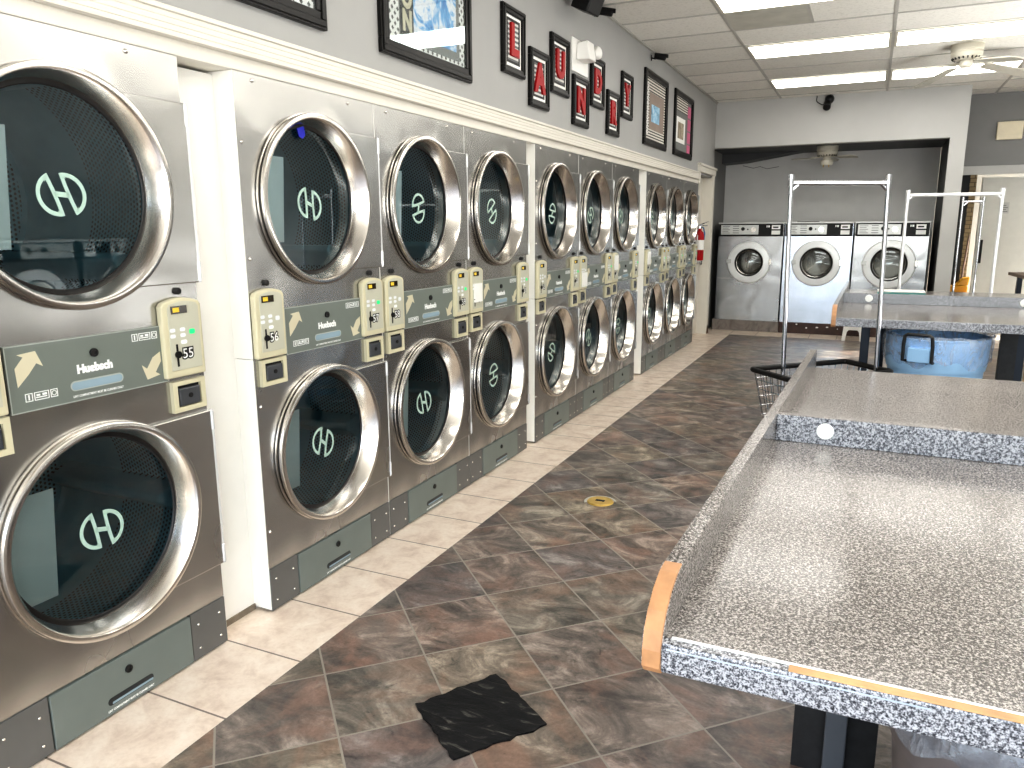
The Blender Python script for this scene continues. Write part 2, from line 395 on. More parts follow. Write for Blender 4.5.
# ------------------------------------------------------------------ setting
CEIL = 3.01
YF, YB, XR = -5.0, 9.3, 5.6
struct(MB().box(-1.2, XR+.1, YF, 12.2, -.1, 0).build('floor', M['floor']))
struct(MB().box(-1.2, XR+.1, YF, 12.2, CEIL, CEIL+.1).build('ceiling', M['ceiling']))
g = MB()
xs = [-.41+1.2*k for k in range(6)]; ys = [4.235+.585*k for k in range(-15, 9)]
for x in xs:
    if 0 < x < XR: g.box(x-.012, x+.012, YF, YB, CEIL-.006, CEIL+.01)
for y in ys:
    if YF < y < YB: g.box(0, XR, y-.012, y+.012, CEIL-.005, CEIL+.01)
g.box(0, .022, YF, 8.53, CEIL-.012, CEIL+.01)
g.box(1.39, 1.414, 4.235, 4.82, CEIL-.005, CEIL+.01)
struct(g.build('trim_1', M['ceil_metal']))
# one stained, greyer tile
tag(MB().box(.80, 1.39, 4.25, 4.81, CEIL-.004, CEIL+.01).build('ceiling_panel', M['stain']), 'greyish stained square ceiling tile just left of a white one', 'ceiling tile')

# left wall : bulkhead over the dryers, back behind them, stub beside the door
w = MB()
w.box(-.16, 0, YF, 8.53, 2.06, CEIL)
w.box(-1.2, -1.1, YF, 8.53, 0, CEIL)
w.box(-1.1, -.16, YF, YF+.1, 0, CEIL)
struct(w.build('wall_left', M['wallgrey']))
t = MB()
t.box(-.12, 0.004, YF, 7.59, 1.946, 2.0)                       # plain strip
for k in range(5):                                            # fluted casing
    z0 = 1.992 + k*.0175
    t.box(-.1, .022 + (.006 if k in (0, 4) else 0), YF, 7.50, z0, z0+.0155)
t.box(-.1, .0195, YF, 7.50, 1.99, 2.08)
struct(t.build('trim_2', M['trim'], bevel=.003))
p = MB()
p.box(-.12, -.085, -.26, .04, 0, 1.936); p.box(-.12, -.085, 2.38, 2.55, 0, 1.946); p.box(-.12, -.085, 4.90, 5.21, 0, 1.946)
p.box(-.12, -.085, YF, -1.0, 0, 1.946)
struct(p.build('trim_3', M['white']))
struct(MB().box(-.09, -.078, -.22, 0, 0, .022).build('baseboard_left', plain('dusty_floor_edge', (120,110,96), .8, 0, .2, 30)))
# door at far end of the left wall
w = MB(); w.box(-.3, -.06, 7.60, 7.80, 0, 2.06)
struct(w.build('wall_left_stub', M['trim']))
d = MB(); d.box(-.16, -.12, 7.80, 8.42, .012, 2.06)
d.box(-.122, -.112, 7.88, 8.34, 1.15, 1.9); d.box(-.122, -.112, 7.88, 8.34, .2, 1.0)
door = struct(d.build('door_1', M['trim'], bevel=.004))
k = MB(); k.lathe([(.0005, .0), (.028, .0), (.028, .008), (.012, .012), (.012, .035), (.03, .045), (.032, .06), (.02, .072), (.0005, .074)], (-.12, 8.27, .965), 'x', 20)
k.build('door_knob', M['chrome'], door, smooth=True)
j = MB(); j.box(-.3, 0, 8.42, 8.528, 0, 2.1); j.box(0, .022, 8.425, 8.528, 0, 2.1); j.box(-.16, .03, 7.50, 8.55, 2.085, 2.155); j.box(-.16, .042, 7.485, 8.565, 2.155, 2.185)
j.box(-.02, .02, 7.52, 7.6, 1.946, 2.1)
struct(j.build('trim_4', M['trim'], bevel=.003))
tag(MB().prism([(8.40,.0),(8.53,.0),(8.53,.05),(8.50,.11),(8.47,.08),(8.44,.13),(8.42,.09),(8.40,.04)], .0225, .026).build('rotted_trim_patch', M['wood']), 'rotted brown chewed patch at foot of the white door jamb', 'damage')

# alcove at the back
w = MB(); w.box(-.14, 2.87, 8.53, 8.68, 2.44, CEIL); w.box(2.70, 2.87, 8.53, 8.62, 0, 2.44)
struct(w.build('wall_back_header', M['wallgrey_light']))
struct(MB().box(-.3, 2.70, 9.8, 9.95, 0, CEIL).build('wall_back', M['wall_alcove']))
struct(MB().box(-.3, -.06, 8.53, 9.8, 0, CEIL).build('wall_alcove_left', M['wallgrey_dark']))  # same paint as its neighbours, darkened in colour to carry the alcove shade
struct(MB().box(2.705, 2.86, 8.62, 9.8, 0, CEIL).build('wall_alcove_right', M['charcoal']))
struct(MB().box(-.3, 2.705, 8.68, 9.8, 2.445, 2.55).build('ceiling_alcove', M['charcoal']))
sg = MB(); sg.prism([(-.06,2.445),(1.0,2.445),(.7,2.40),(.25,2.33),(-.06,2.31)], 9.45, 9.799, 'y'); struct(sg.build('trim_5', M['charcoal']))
cr = MB(); cr.tube([(.18,9.797,2.30),(.33,9.797,2.26),(.42,9.797,2.28),(.52,9.797,2.245),(.68,9.797,2.27)], .004, 6); tag(cr.build('wall_crack', M['charcoal']), 'thin dark crack in the grey alcove wall, upper left', 'crack')
for i, x in enumerate((.75, 2.05)):
    o = MB().cyl((x, 8.62, 2.437), .085, 0, .008, 'z', 24).build('recessed_ceiling_disc', M['wallgrey'])
    tag(o, ['grey round disc under the alcove header, left one', 'grey round disc under the alcove header, right one'][i], 'ceiling disc', 'discs under the header')
# wall right of the pillar with an open doorway
w = MB(); w.box(2.86, 2.93, YB, YB+.14, 0, CEIL); w.box(2.93, 4.0, YB, YB+.14, 2.06, CEIL); w.box(4.0, XR, YB, YB+.14, 0, CEIL)
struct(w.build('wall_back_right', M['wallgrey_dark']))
j = MB(); j.box(2.875, 4.1, YB-.022, YB, 2.05, 2.155); j.box(4.0, 4.1, YB-.022, YB, 0, 2.05); struct(j.build('trim_6', M['wallgrey_light'], bevel=.003))
struct(MB().box(2.5, 5.0, 11.4, 11.5, 0, CEIL).build('wall_back_room', M['back_white']))
tag(MB().box(3.10, 3.19, 10.2, 10.4, 0, 2.3).build('block_column', M['brick']), 'tan block column seen through the back doorway', 'column', kind='structure')
tag(MB().box(2.95, 3.10, 10.1, 10.2, 0, 2.4).build('black_curtain', M['black']), 'tall black panel hanging in the back doorway, left of tan column', 'panel')
do = thing('open_door', 'off-white open door leaf in the back doorway with a small notice', 'door', (3.2, 9.6, 0), math.radians(14))
MB().box(0, .95, 0, .04, .01, 2.03).build('leaf', M['back_white'], do, bevel=.003)
MB().box(.04, .07, -.03, 0, .95, 1.25).build('latch_plate', M['black'], do, bevel=.005)
nt = thing('door_notice', 'small grey paper notice taped on the off-white back door', 'notice', (3.2, 9.6, 0), math.radians(14))
MB().box(.225, .335, -.004, -.0005, 1.58, 1.72).build('paper', plain('grey_notice_paper', (170,170,166), .6), nt)
ln = MB(); [ln.box(.235, .32-.02*(k % 2), -.006, -.0035, 1.60+.025*k, 1.608+.025*k) for k in range(4)]; ln.build('printed_lines', plain('grey_print', (90,90,90), .6), nt)
mb_ = thing('mop_bucket', 'yellow mop bucket in the back doorway beside tan column', 'bucket', (3.05, 9.86, 0))
b = MB(); b.hexa([(-.14,-.16,.08),(.14,-.16,.08),(.14,.16,.08),(-.14,.16,.08)], [(-.16,-.2,.55),(.16,-.2,.55),(.16,.2,.55),(-.16,.2,.55)]); b.build('bucket_body', M['yellow'], mb_, bevel=.015)
b = MB(); b.box(-.13, .13, -.12, .1, .55, .64); b.hexa([(-.02,-.1,.64),(.13,-.1,.64),(.13,.08,.64),(-.02,.08,.64)], [(.06,-.08,.74),(.15,-.08,.76),(.15,.06,.76),(.06,.06,.74)]); b.build('wringer', M['yellow'], mb_, bevel=.015)
for sx in (-.1, .1):
    for sy in (-.12, .12): MB().cyl((sx, sy, .04), .04, -.015, .015, 'x', 16).build('caster', M['black'], mb_)
MB().tube([(.05,.05,.55),(.1,.12,1.3)], .013).build('mop_handle', M['wood'], mb_)
o = MB().box(3.245, 3.515, YB-.05, YB, 2.455, 2.665).build('wall_cover_plate', plain('cream_plate', (226,216,190), .5), bevel=.006); tag(o, 'cream rectangular cover on the dark grey wall above the back doorway', 'wall cover')

# right wall, front wall (storefront behind the viewer) with open glazing
w = MB()
def wall_with_openings_x(w, x0, x1, ya, yb, opens):
    y = ya
    for (o0, o1, z0, z1) in opens:
        w.box(x0, x1, y, o0, 0, CEIL); w.box(x0, x1, o0, o1, 0, z0); w.box(x0, x1, o0, o1, z1, CEIL); y = o1
    w.box(x0, x1, y, yb, 0, CEIL)
RW = [(8.3, 8.95, 2.48, 2.93)]
wall_with_openings_x(w, XR, XR+.12, YF, YB+.14, RW)
struct(w.build('wall_right', M['wallgrey']))
FW = [(.1, 1.9, .25, 2.75), (2.05, 3.6, .05, 2.75), (3.75, 5.5, .25, 2.75)]
w = MB(); x = -.16
for (o0, o1, z0, z1) in FW:
    w.box(x, o0, YF-.12, YF, 0, CEIL); w.box(o0, o1, YF-.12, YF, 0, z0); w.box(o0, o1, YF-.12, YF, z1, CEIL); x = o1
w.box(x, XR, YF-.12, YF, 0, CEIL)
struct(w.build('wall_front', M['wallgrey']))
n = 1
for (o0, o1, z0, z1) in FW:
    f = MB()
    for xx in (o0, (o0+o1)/2-.025, o1-.05): f.box(xx, xx+.05, YF-.09, YF-.03, z0, z1)
    f.box(o0, o1, YF-.09, YF-.03, z0, z0+.05); f.box(o0, o1, YF-.09, YF-.03, z1-.05, z1)
    struct(f.build('window_%d' % n, M['black'])); n += 1
for (o0, o1, z0, z1) in RW:
    f = MB()
    for yy in (o0, (o0+o1)/2-.02, o1-.04): f.box(XR+.03, XR+.09, yy, yy+.04, z0, z1)
    f.box(XR+.03, XR+.09, o0, o1, z0, z0+.04); f.box(XR+.03, XR+.09, o0, o1, z1-.04, z1)
    struct(f.build('window_%d' % n, M['black'])); n += 1
struct(MB().box(-30, 40, -40, 40, -.4, -.12).build('ground_outside', M['asphalt']))
struct(MB().box(-1.2, -1.1, 8.53, 12.2, 0, CEIL).build('wall_outer', M['wallgrey_dark']))
struct(MB().box(-1.2, XR, 12.1, 12.2, 0, CEIL).build('wall_outer_back', M['wallgrey_dark']))

# ------------------------------------------------------------------ ceiling lights
fixt = None
def light(x0, y0, label):
    t_ = thing('ceiling_light', label, 'ceiling light', (x0, y0, CEIL-.006), 0, 'fluorescent ceiling panels')
    f = MB(); W_, D_ = 1.2, .585
    f.box(.012, W_-.012, .012, .035, -.008, .0); f.box(.012, W_-.012, D_-.035, D_-.012, -.008, .0); f.box(.012, .035, .035, D_-.035, -.008, 0); f.box(W_-.035, W_-.012, .035, D_-.035, -.008, 0)
    f.build('light_frame', M['fan'], t_)
    MB().box(.035, W_-.035, .035, D_-.035, -.006, -.001).build('diffuser', M['diffuser'], t_)
for k, (i, j_, lab) in enumerate([(1, -1, 'lit white ceiling panel nearest, cut by the photo top edge'), (1, 2, 'lit white ceiling panel, left one of the middle row'), (1, 5, 'lit white ceiling panel, left one of the far row near the header'),
        (2, 2, 'lit white ceiling panel right of the middle one, above the near fan'), (2, 5, 'lit white ceiling panel partly behind the near fan blades'),
        (1, -4, 'added unseen lit ceiling panel behind the viewpoint, left'), (2, -4, 'added unseen lit ceiling panel behind the viewpoint, middle'), (3, -4, 'added unseen lit ceiling panel behind the viewpoint, right'),  # this row and the next: extra unseen panels added for their light
        (1, -7, 'added unseen lit ceiling panel over the entrance, left'), (2, -7, 'added unseen lit ceiling panel over the entrance, middle'), (3, -1, 'added unseen lit ceiling panel right of the folding tables, near'), (3, 2, 'added unseen lit ceiling panel right of the folding tables, far')]):
    light(-.41+1.2*i, 4.235+.585*j_, lab)

# ------------------------------------------------------------------ stacked dryers
DC = [(.398, 1.537), (.398, .574)]
ZS = .976
def plate_with_hole(mb, x, y0, y1, z0, z1, c, r, n=64, depth=.03):
    cy, cz = c; angs = [2*PI*i/n for i in range(n)]
    for (yy, zz) in ((y0,z0),(y0,z1),(y1,z0),(y1,z1)): angs.append(math.atan2(zz-cz, yy-cy) % (2*PI))
    angs = sorted(set(round(a, 6) for a in angs)); k = len(angs); vs = []
    for a in angs: vs.append((x, cy+r*math.cos(a), cz+r*math.sin(a)))
    for a in angs:
        ca, sa = math.cos(a), math.sin(a); tt = 1e9
        if ca > 1e-9: tt = min(tt, (y1-cy)/ca)
        if ca < -1e-9: tt = min(tt, (y0-cy)/ca)
        if sa > 1e-9: tt = min(tt, (z1-cz)/sa)
        if sa < -1e-9: tt = min(tt, (z0-cz)/sa)
        vs.append((x, cy+tt*ca, cz+tt*sa))
    for a in angs: vs.append((x-depth, cy+r*math.cos(a), cz+r*math.sin(a)))
    for i in range(k): 
        p = vs[k+i]; vs.append((x-depth, p[1], p[2]))
    fs = []
    for i in range(k):
        j = (i+1) % k
        fs += [(i, j, k+j, k+i), (2*k+i, 2*k+j, j, i), (k+i, k+j, 3*k+j, 3*k+i)]
    mb._add(vs, fs)
def logo_mb(R):
    mb = MB(); st = R*.19
    def leaf(flip):
        outer = [(R*math.cos(math.radians(a)), R*math.sin(math.radians(a))) for a in [118+ (288-118)*i/20 for i in range(21)]]
        a, b = outer[0], outer[-1]
        inner_edge = [(b[0]+(a[0]-b[0])*i/10 + .05*R*math.sin(PI*i/10)*1.0, b[1]+(a[1]-b[1])*i/10) for i in range(1, 10)]
        loop = outer + inner_edge
        # shift leaf apart a little
        loop = [(y-.20*R, z*.98) for y, z in loop]
        cy = sum(p[0] for p in loop)/len(loop); cz = sum(p[1] for p in loop)/len(loop)
        n = len(loop); area = sum(loop[i][0]*loop[(i+1) % n][1]-loop[(i+1) % n][0]*loop[i][1] for i in range(n))
        sg = 1 if area > 0 else -1; inn = []
        for i in range(n):
            p0, p1, p2 = loop[i-1], loop[i], loop[(i+1) % n]
            d1 = Vector((p1[0]-p0[0], p1[1]-p0[1])).normalized(); d2 = Vector((p2[0]-p1[0], p2[1]-p1[1])).normalized()
            nn = (Vector((-d1.y, d1.x)) + Vector((-d2.y, d2.x)));
            nn = nn.normalized()*sg if nn.length > 1e-4 else Vector((0,0)); s_ = st
            if i in (0, len(outer)-1): s_ = st*2.2
            inn.append((p1[0]+nn.x*s_, p1[1]+nn.y*s_))
        if flip: loop = [(-y, -z) for y, z in loop]; inn = [(-y, -z) for y, z in inn]
        vs = [(0, y, z) for y, z in loop] + [(0, y, z) for y, z in inn]
        mb._add(vs, [(i, (i+1) % n, n+(i+1) % n, n+i) for i in range(n)])
    leaf(False); leaf(True)
    mb._add([(0, -R*.36, -st*.6), (0, R*.36, -st*.6), (0, R*.36, st*.6), (0, -R*.36, st*.6)], [(0,1,2,3)])
    return mb
def arch(y0, y1, z0, z1, rise=.012, r=.014):
    pts = [(y0, z0), (y1, z0)]
    n = 10; zs = z1 - rise
    pts += [(y1, zs-.006)] + [(y1 + (y0-y1)*(.06+.88*i/n), zs + rise*math.sin(PI*(.10+.80*i/n))) for i in range(n+1)] + [(y0, zs-.006)]
    return pts
def rrect(y0, y1, z0, z1, r, n=5):
    return arc(y1-r, z1-r, r, 0, 90, n) + arc(y0+r, z1-r, r, 90, 180, n) + arc(y0+r, z0+r, r, 180, 270, n) + arc(y1-r, z0+r, r, 270, 360, n)

def make_dryer():
    root = thing('stacked_dryer', '', 'dryer')
    c = MB()
    plate_with_hole(c, 0, .003, .797, ZS+.0015, 1.945, DC[0], .30); plate_with_hole(c, 0, .003, .797, .178, ZS-.0015, DC[1], .30)
    c.box(-.80, -.03, .003, .797, 1.935, 1.945); c.box(-.80, -.03, .003, .797, .165, .175); c.box(-.80, -.79, .003, .797, .175, 1.935)
    c.box(-.5, -.006, .01, .79, ZS-.01, ZS+.01)
    c.box(-.7, -.06, .03, .77, .0, .165)
    cab = c.build('cabinet', M['steel'], root)
    for (y0, y1) in ((0, .0028), (.7972, .80)):
        s_ = MB(); s_.box(-.80, -.001, y0, y1, .012, ZS-.001); s_.box(-.80, -.001, y0, y1, ZS+.001, 1.945); s_.build('side_panel', M['white'], root)
    sm = None
    for (y, z) in ((.09, 1.925), (.62, 1.925), (.022, 1.72), (.022, 1.33), (.022, .80), (.022, .32)):
        if sm is None: sm = MB().lathe([(.0001,.006),(.004,.0055),(.0065,.003),(.007,0)], (0,0,0), 'x', 12).build('screw', M['ring'], cab, (0, y, z), smooth=True)
        else:
            q = sm.copy(); COL.objects.link(q); q.location = (0, y, z)
    for di, (cy, cz) in enumerate(DC):
        off = 0 if di == 0 else -.006
        dm = MB()
        am = math.degrees(math.asin(.272/.30)); pts = arc(cy, cz, .30, -am, am, 24)
        pts = pts + [(.80, cz+.272), (.80, cz-.272)]
        dm.prism(pts, .002, .0145)
        dr = dm.build('door', M['steel'], root, bevel=.0035)
        rg = MB(); rg.lathe([(.308, .013), (.3185, .014), (.320, .022), (.3175, .029), (.311, .032), (.301, .0315), (.294, .024), (.280, -.036), (.276, -.044), (.290, -.046), (.296, .002)], (0, cy, cz), 'x', 96, close=True)
        rg.build('door_ring', M['ring'], dr, smooth=True)
        gk = MB(); gk.lathe([(.3205, .0), (.3205, .003), (.317, .0045), (.305, .0045), (.305, .0)], (0, cy, cz), 'x', 96, close=True); gk.build('base_flange', M['ring'], dr, smooth=True)
        gk = MB(); gk.lathe([(.3125, .002), (.3125, .016), (.304, .016), (.304, .002)], (0, cy, cz), 'x', 96, close=True); gk.build('gasket_shadow_gap', M['rubber'], dr, smooth=True)  # black band paints in the shadow gap between flange and door ring
        gk = MB(); gk.lathe([(.2795, -.042), (.269, -.040), (.266, -.045), (.28, -.054)], (0, cy, cz), 'x', 96, close=True); gk.build('glass_seal', M['rubber'], dr, smooth=True)
        MB().disk((-.047, cy, cz), .274).build('door_glass', M['glass'], dr)
        lg = logo_mb(.060).build('etched_logo', M['logo'], dr, (-.0455, cy+.012, cz-.012))
        pl = MB(); r_ = .262; pts = []
        pts = [(cy-.085-.015*0, cz+.155), (cy-.205, cz+.155), (cy-.245, cz+.09), (cy-.26, cz), (cy-.245, cz-.09), (cy-.205, cz-.155), (cy-.11, cz-.155)]
        pl.prism([(y-.028, z) for y, z in pts], -.056, -.053).build('instruction_plate', M['plate'], dr)
        hg = MB(); hg.box(.002, .014, .7965, .8075, cz-.272, cz+.272)
        for zz in (cz-.235, cz+.235): hg.tube([(.014, .802, zz-.03), (.014, .802, zz+.03)], .006, 10)
        hg.build('hinge', M['white_chrome'], dr)
        # drum
        R_ = .362
        dm = MB(); dm.smooth = True
        dm.lathe([(.305, .30), (.362, .27), (.362, -.32), (.35, -.34), (.12, -.335), (.10, -.325), (.0005, -.32)], (0,0,0), 'x', 64)
        drum = dm.build('drum', M['drum'], root, (-.372, cy, cz), smooth=True)
        for k in range(3):
            a = math.radians([200, 320, 80][k] + (35 if di else 0)); b = MB(); ca, sa = math.cos(a), math.sin(a)
            def pp(x, r, w): return (x, r*ca - w*sa, r*sa + w*ca)
            b.hexa([pp(-.32,.36,-.055), pp(.26,.36,-.055), pp(.26,.36,.055), pp(-.32,.36,.055)], [pp(-.32,.285,-.014), pp(.24,.285,-.014), pp(.24,.285,.014), pp(-.32,.285,.014)])
            b.build('baffle', M['drum'], drum, bevel=.008)
    # control panels
    for side, (y0, y1) in enumerate(((.004, .152), (.634, .786))):
        b = MB().prism(arch(y0, y1, .977, 1.224, .018), 0, .024).build('control_panel', M['cream'], root, bevel=.005)
        MB().prism(arch(y0+.020, y1-.014, 1.0, 1.213, .012), .0235, .0262).build('faceplate', M['face'], b, bevel=.001)
        yc = (y0+y1)/2
        yc -= .010
        dd = MB().box(.0255, .0285, yc-.034, yc+.026, 1.176, 1.200).build('display', M['display'], b)
        MB().box(.0285, .0288, yc-.028, yc-.004, 1.181, 1.195).build('digits', M['digit'], dd)
        for (by, bz) in ((-.034, 1.126), (.004, 1.126), (-.034, 1.108), (.004, 1.108)):
            MB().prism(rrect(yc+by-.010, yc+by+.010, bz-.006, bz+.006, .005, 3), .026, .0275).build('button', M['button'], b)
        MB().prism(rrect(yc+.030, yc+.050, 1.108, 1.124, .005, 3), .026, .0285).build('start_light', M['green'] if side else M['button'], b)
        MB().prism(rrect(yc-.006, yc+.018, 1.080, 1.093, .006, 4), .026, .027).build('oval_badge', M['print_white'], b)
        s_ = MB(); s_.box(.026, .0275, yc-.026, yc-.019, 1.012, 1.082); s_.prism(arc(yc-.0225, 1.050, .011, 0, 345, 12), .027, .034); s_.build('coin_slot', M['black'], b)
        text('number', '00', .044, (.0264, yc+.018, 1.048), M['print_black'], b, 0, .0045)
        text('number_face', '00', .044, (.0268, yc+.018, 1.048), M['print_white'], b, 0, -.0006)
        # coin box under it
        yc += .010
        z0, z1 = (.873, .970) if side == 0 else (.863, .962)
        yb0, yb1 = (.026, .156) if side == 0 else (.658, .786)
        fr = MB(); o_, i_ = (yb0, yb1, z0, z1), (yb0+.018, yb1-.018, z0+.016, z1-.014)
        fr.box(0, .014, o_[0], o_[1], o_[2], i_[2]); fr.box(0, .014, o_[0], o_[1], i_[3], o_[3]); fr.box(0, .014, o_[0], i_[0], i_[2], i_[3]); fr.box(0, .014, i_[1], o_[1], i_[2], i_[3])
        fr = fr.build('coin_box', M['cream'], root)
        MB().box(.0, .004, i_[0], i_[1], i_[2], i_[3]).build('recess', M['rubber'], fr)
        v = MB().box(.0, .016, i_[0]+.006, i_[1]-.006, i_[2]+.003, i_[3]-.010).build('vault_door', M['vault'], fr, bevel=.003)
        MB().cyl((.016, (yb0+yb1)/2, (z0+z1)/2), .008, 0, .003, 'x', 16).build('vault_lock', M['rubber'], fr)
    for (y, z) in ((.087, 1.243), (.718, 1.243)):
        k = MB(); k.lathe([(.0001,.012),(.008,.012),(.011,.009),(.011,0)], (0, y, z), 'x', 18); k.build('cabinet_lock', M['rubber'], root, smooth=True)
    # middle panel
    p_ = MB().box(0, .008, .166, .652, .969, 1.144).build('lint_panel', M['panel'], root, bevel=.0015)
    e = MB(); e.box(.0075, .0088, .166, .652, 1.141, 1.144); e.box(.0075, .0088, .166, .652, .969, .972); e.box(.0075, .0088, .649, .652, .972, 1.141); e.box(.0075, .0088, .166, .169, .972, 1.141); e.build('panel_edge', M['panel_edge'], p_)
    yc = .409
    k = MB().lathe([(.0001,.004),(.006,.004),(.006,.006),(.012,.006),(.012,0)], (.008, yc, 1.096), 'x', 20).build('panel_lock', M['rubber'], p_)
    hb = MB(); hb.prism(rrect(.330, .494, .998, 1.026, .0135), .0082, .0092); hb = hb.build('pull_handle', M['panel_edge'], p_)
    MB().prism(rrect(.334, .490, 1.001, 1.022, .0105), .0091, .0095).build('handle_recess', M['recess'], p_)
    text('brand_lettering', 'Huebsch', .031, (.0086, yc, 1.055), M['print_white'], p_, 0, .0022)
    text('caption', 'LINT COMPARTMENT MUST BE CLEANED DAILY', .0088, (.0086, yc+.004, .983), M['print_white'], p_, 0, .0003, .82)
    # curved block arrows
    def arrow(pts): return MB().prism(pts, .0078, .0086).build('arrow', M['arrow'], p_)
    arrow([(.190, 1.036), (.188, 1.086), (.212, 1.112), (.197, 1.120), (.246, 1.124), (.262, 1.082), (.245, 1.092), (.222, 1.066)])
    arrow([(.628, 1.066), (.628, 1.036), (.606, 1.006), (.622, .996), (.575, .988), (.560, 1.034), (.577, 1.021), (.600, 1.052)])
    for (yy, zz) in ((.205, .995), (.535, 1.108)):
        pg = MB()
        for (a, b_) in ((0, .020), (.024, .064), (.068, .088)):
            for s4 in ((a, b_, 0, .0022), (a, b_, .0198, .022), (a, a+.0022, 0, .022), (b_-.0022, b_, 0, .022)): pg.box(.0078, .0086, yy+s4[0], yy+s4[1], zz+s4[2], zz+s4[3])
        pg.box(.0078, .0086, yy+.008, yy+.012, zz+.004, zz+.018); pg.box(.0078, .0086, yy+.028, yy+.058, zz+.006, zz+.009); pg.box(.0078, .0086, yy+.030, yy+.040, zz+.011, zz+.016); pg.box(.0078, .0086, yy+.046, yy+.058, zz+.011, zz+.017)
        pg.tube([(.0082, yy+.078+.006*math.cos(a), zz+.011+.006*math.sin(a)) for a in [2*PI*i/12 for i in range(12)]], .001, 5, True)
        pg.build('pictogram', M['print_white'], p_)
    # kick plates and lint drawer
    for (y0, y1) in ((.003, .157), (.648, .797)):
        kp = MB().box(-.06, .003, y0, y1, .006, .175); kp = kp.build('kick_plate', M['kick'], root, bevel=.002)
        for yy in (y0+.03, y1-.028):
            for zz in (.042, .128):
                q = sm.copy(); COL.objects.link(q); q.parent = kp; q.location = (.002, yy, zz); q.scale = (.7,.7,.7)
    ld = MB().box(-.06, .006, .161, .644, .008, .172).build('lint_drawer', M['drawer'], root, bevel=.002)
    MB().lathe([(.0001,.003),(.005,.003),(.005,.006),(.012,.005),(.012,0)], (.006, .404, .122), 'x', 20).build('drawer_lock', M['rubber'], ld)
    MB().prism(rrect(.326, .486, .038, .062, .0115), .0058, .0066).build('drawer_pull', M['recess_dark'], ld)
    MB().prism(rrect(.340, .484, .040, .047, .003), .0064, .0069).build('pull_lip', M['recess'], ld)
    text('drawer_caption', 'LINT COMPARTMENT MUST BE CLEANED DAILY', .0088, (.0066, .404, .022), M['print_white'], ld, 0, .0004, .85)
    return root

def set_numbers(root, a, b):
    cps = sorted([c for c in root.children if c.name.startswith('control_panel')], key=lambda o: o.data.vertices[0].co.y)
    for cp, n_ in zip(cps, (a, b)):
        for ch in cp.children:
            if ch.name.startswith('number'):
                face = ch.name.startswith('number_face')
                me = text_mesh(str(n_), .044, 0, 'CENTER', 0.0002 if face else .0045, 1.0)
                key = 'num%s%s' % (n_, face)
                m2 = bpy.data.meshes.get(key)
                if m2 is None:
                    m2 = me.copy(); m2.name = key; m2.materials.clear(); m2.materials.append(M['print_white'] if face else M['print_black'])
                ch.data = m2
def set_logo(root, angs):
    drs = sorted([c for c in root.children if c.name.startswith('door')], key=lambda o: -o.data.vertices[0].co.z)
    for d_, a in zip(drs, angs):
        for ch in d_.children:
            if ch.name.startswith('etched_logo'): ch.rotation_euler = (math.radians(a), 0, 0)

W = .80
spots = [(-1.0205, (54, 55), (-4, -14), 'stacked stainless dryer numbered 55, nearest at far left of the photo'),
         (0.0, (56, 57), (-22, -38), 'stacked stainless dryer numbered 56, right after the wide white wall panel'),
         (W, (58, 59), (80, -10), 'stacked stainless dryer, second of the three right of the wide white panel'),
         (2*W, (60, 61), (100, 75), 'stacked stainless dryer, third right of the wide white panel, paper over one control'),
         (2.531, (62, 63), (60, 40), 'stacked stainless dryer, first after the second white post, under the N frame'),
         (2.531+W, (64, 65), (20, 120), 'stacked stainless dryer, middle of the three between the two narrow white posts'),
         (2.531+2*W, (66, 67), (-30, 70), 'stacked stainless dryer, just before the last narrow white post'),
         (5.185, (68, 69), (45, 10), 'stacked stainless dryer, first after the last white post'),
         (5.185+W, (70, 71), (0, -50), 'stacked stainless dryer, middle of the farthest bank of three'),
         (5.185+2*W, (72, 73), (90, 30), 'stacked stainless dryer farthest away, beside the white door and extinguisher')]
proto = make_dryer()
for i, (y, nums, la, lab) in enumerate(spots):
    o = proto if i == 0 else copy_tree(proto)
    o.location = (0, y, 0); o['label'] = lab; o['group'] = 'stacked dryers along the left wall'
    set_numbers(o, *nums); set_logo(o, la)
# papers taped over controls, blue tag
for (y, z0, z1, dy, lab) in ((1.6+.035, 1.035, 1.135, .085, 'white paper taped over a dryer control in the first bank of three'),
        (2.531+W+.03, .995, 1.10, .10, 'white paper taped low over a dryer control, middle bank'),
        (2.531+2*W+.03, 1.08, 1.20, .09, 'white paper taped high over a dryer control, middle bank'),
        (5.185+.03, 1.08, 1.20, .09, 'white paper taped over first dryer control of the farthest bank')):
    o = MB().box(.0265, .0355, y, y+dy, z0, z1).build('paper_note', M['paper']); tag(o, lab, 'paper', 'papers taped over controls')
o = MB().prism([(.315,1.80),(.355,1.812),(.36,1.78),(.345,1.765),(.325,1.772)], .0, .004).build('blue_tag', M['blue_tag']); o.location = (-.036, .03, .0)
tag(o, 'small blue tag at the top inside the upper door ring of dryer 56', 'tag')

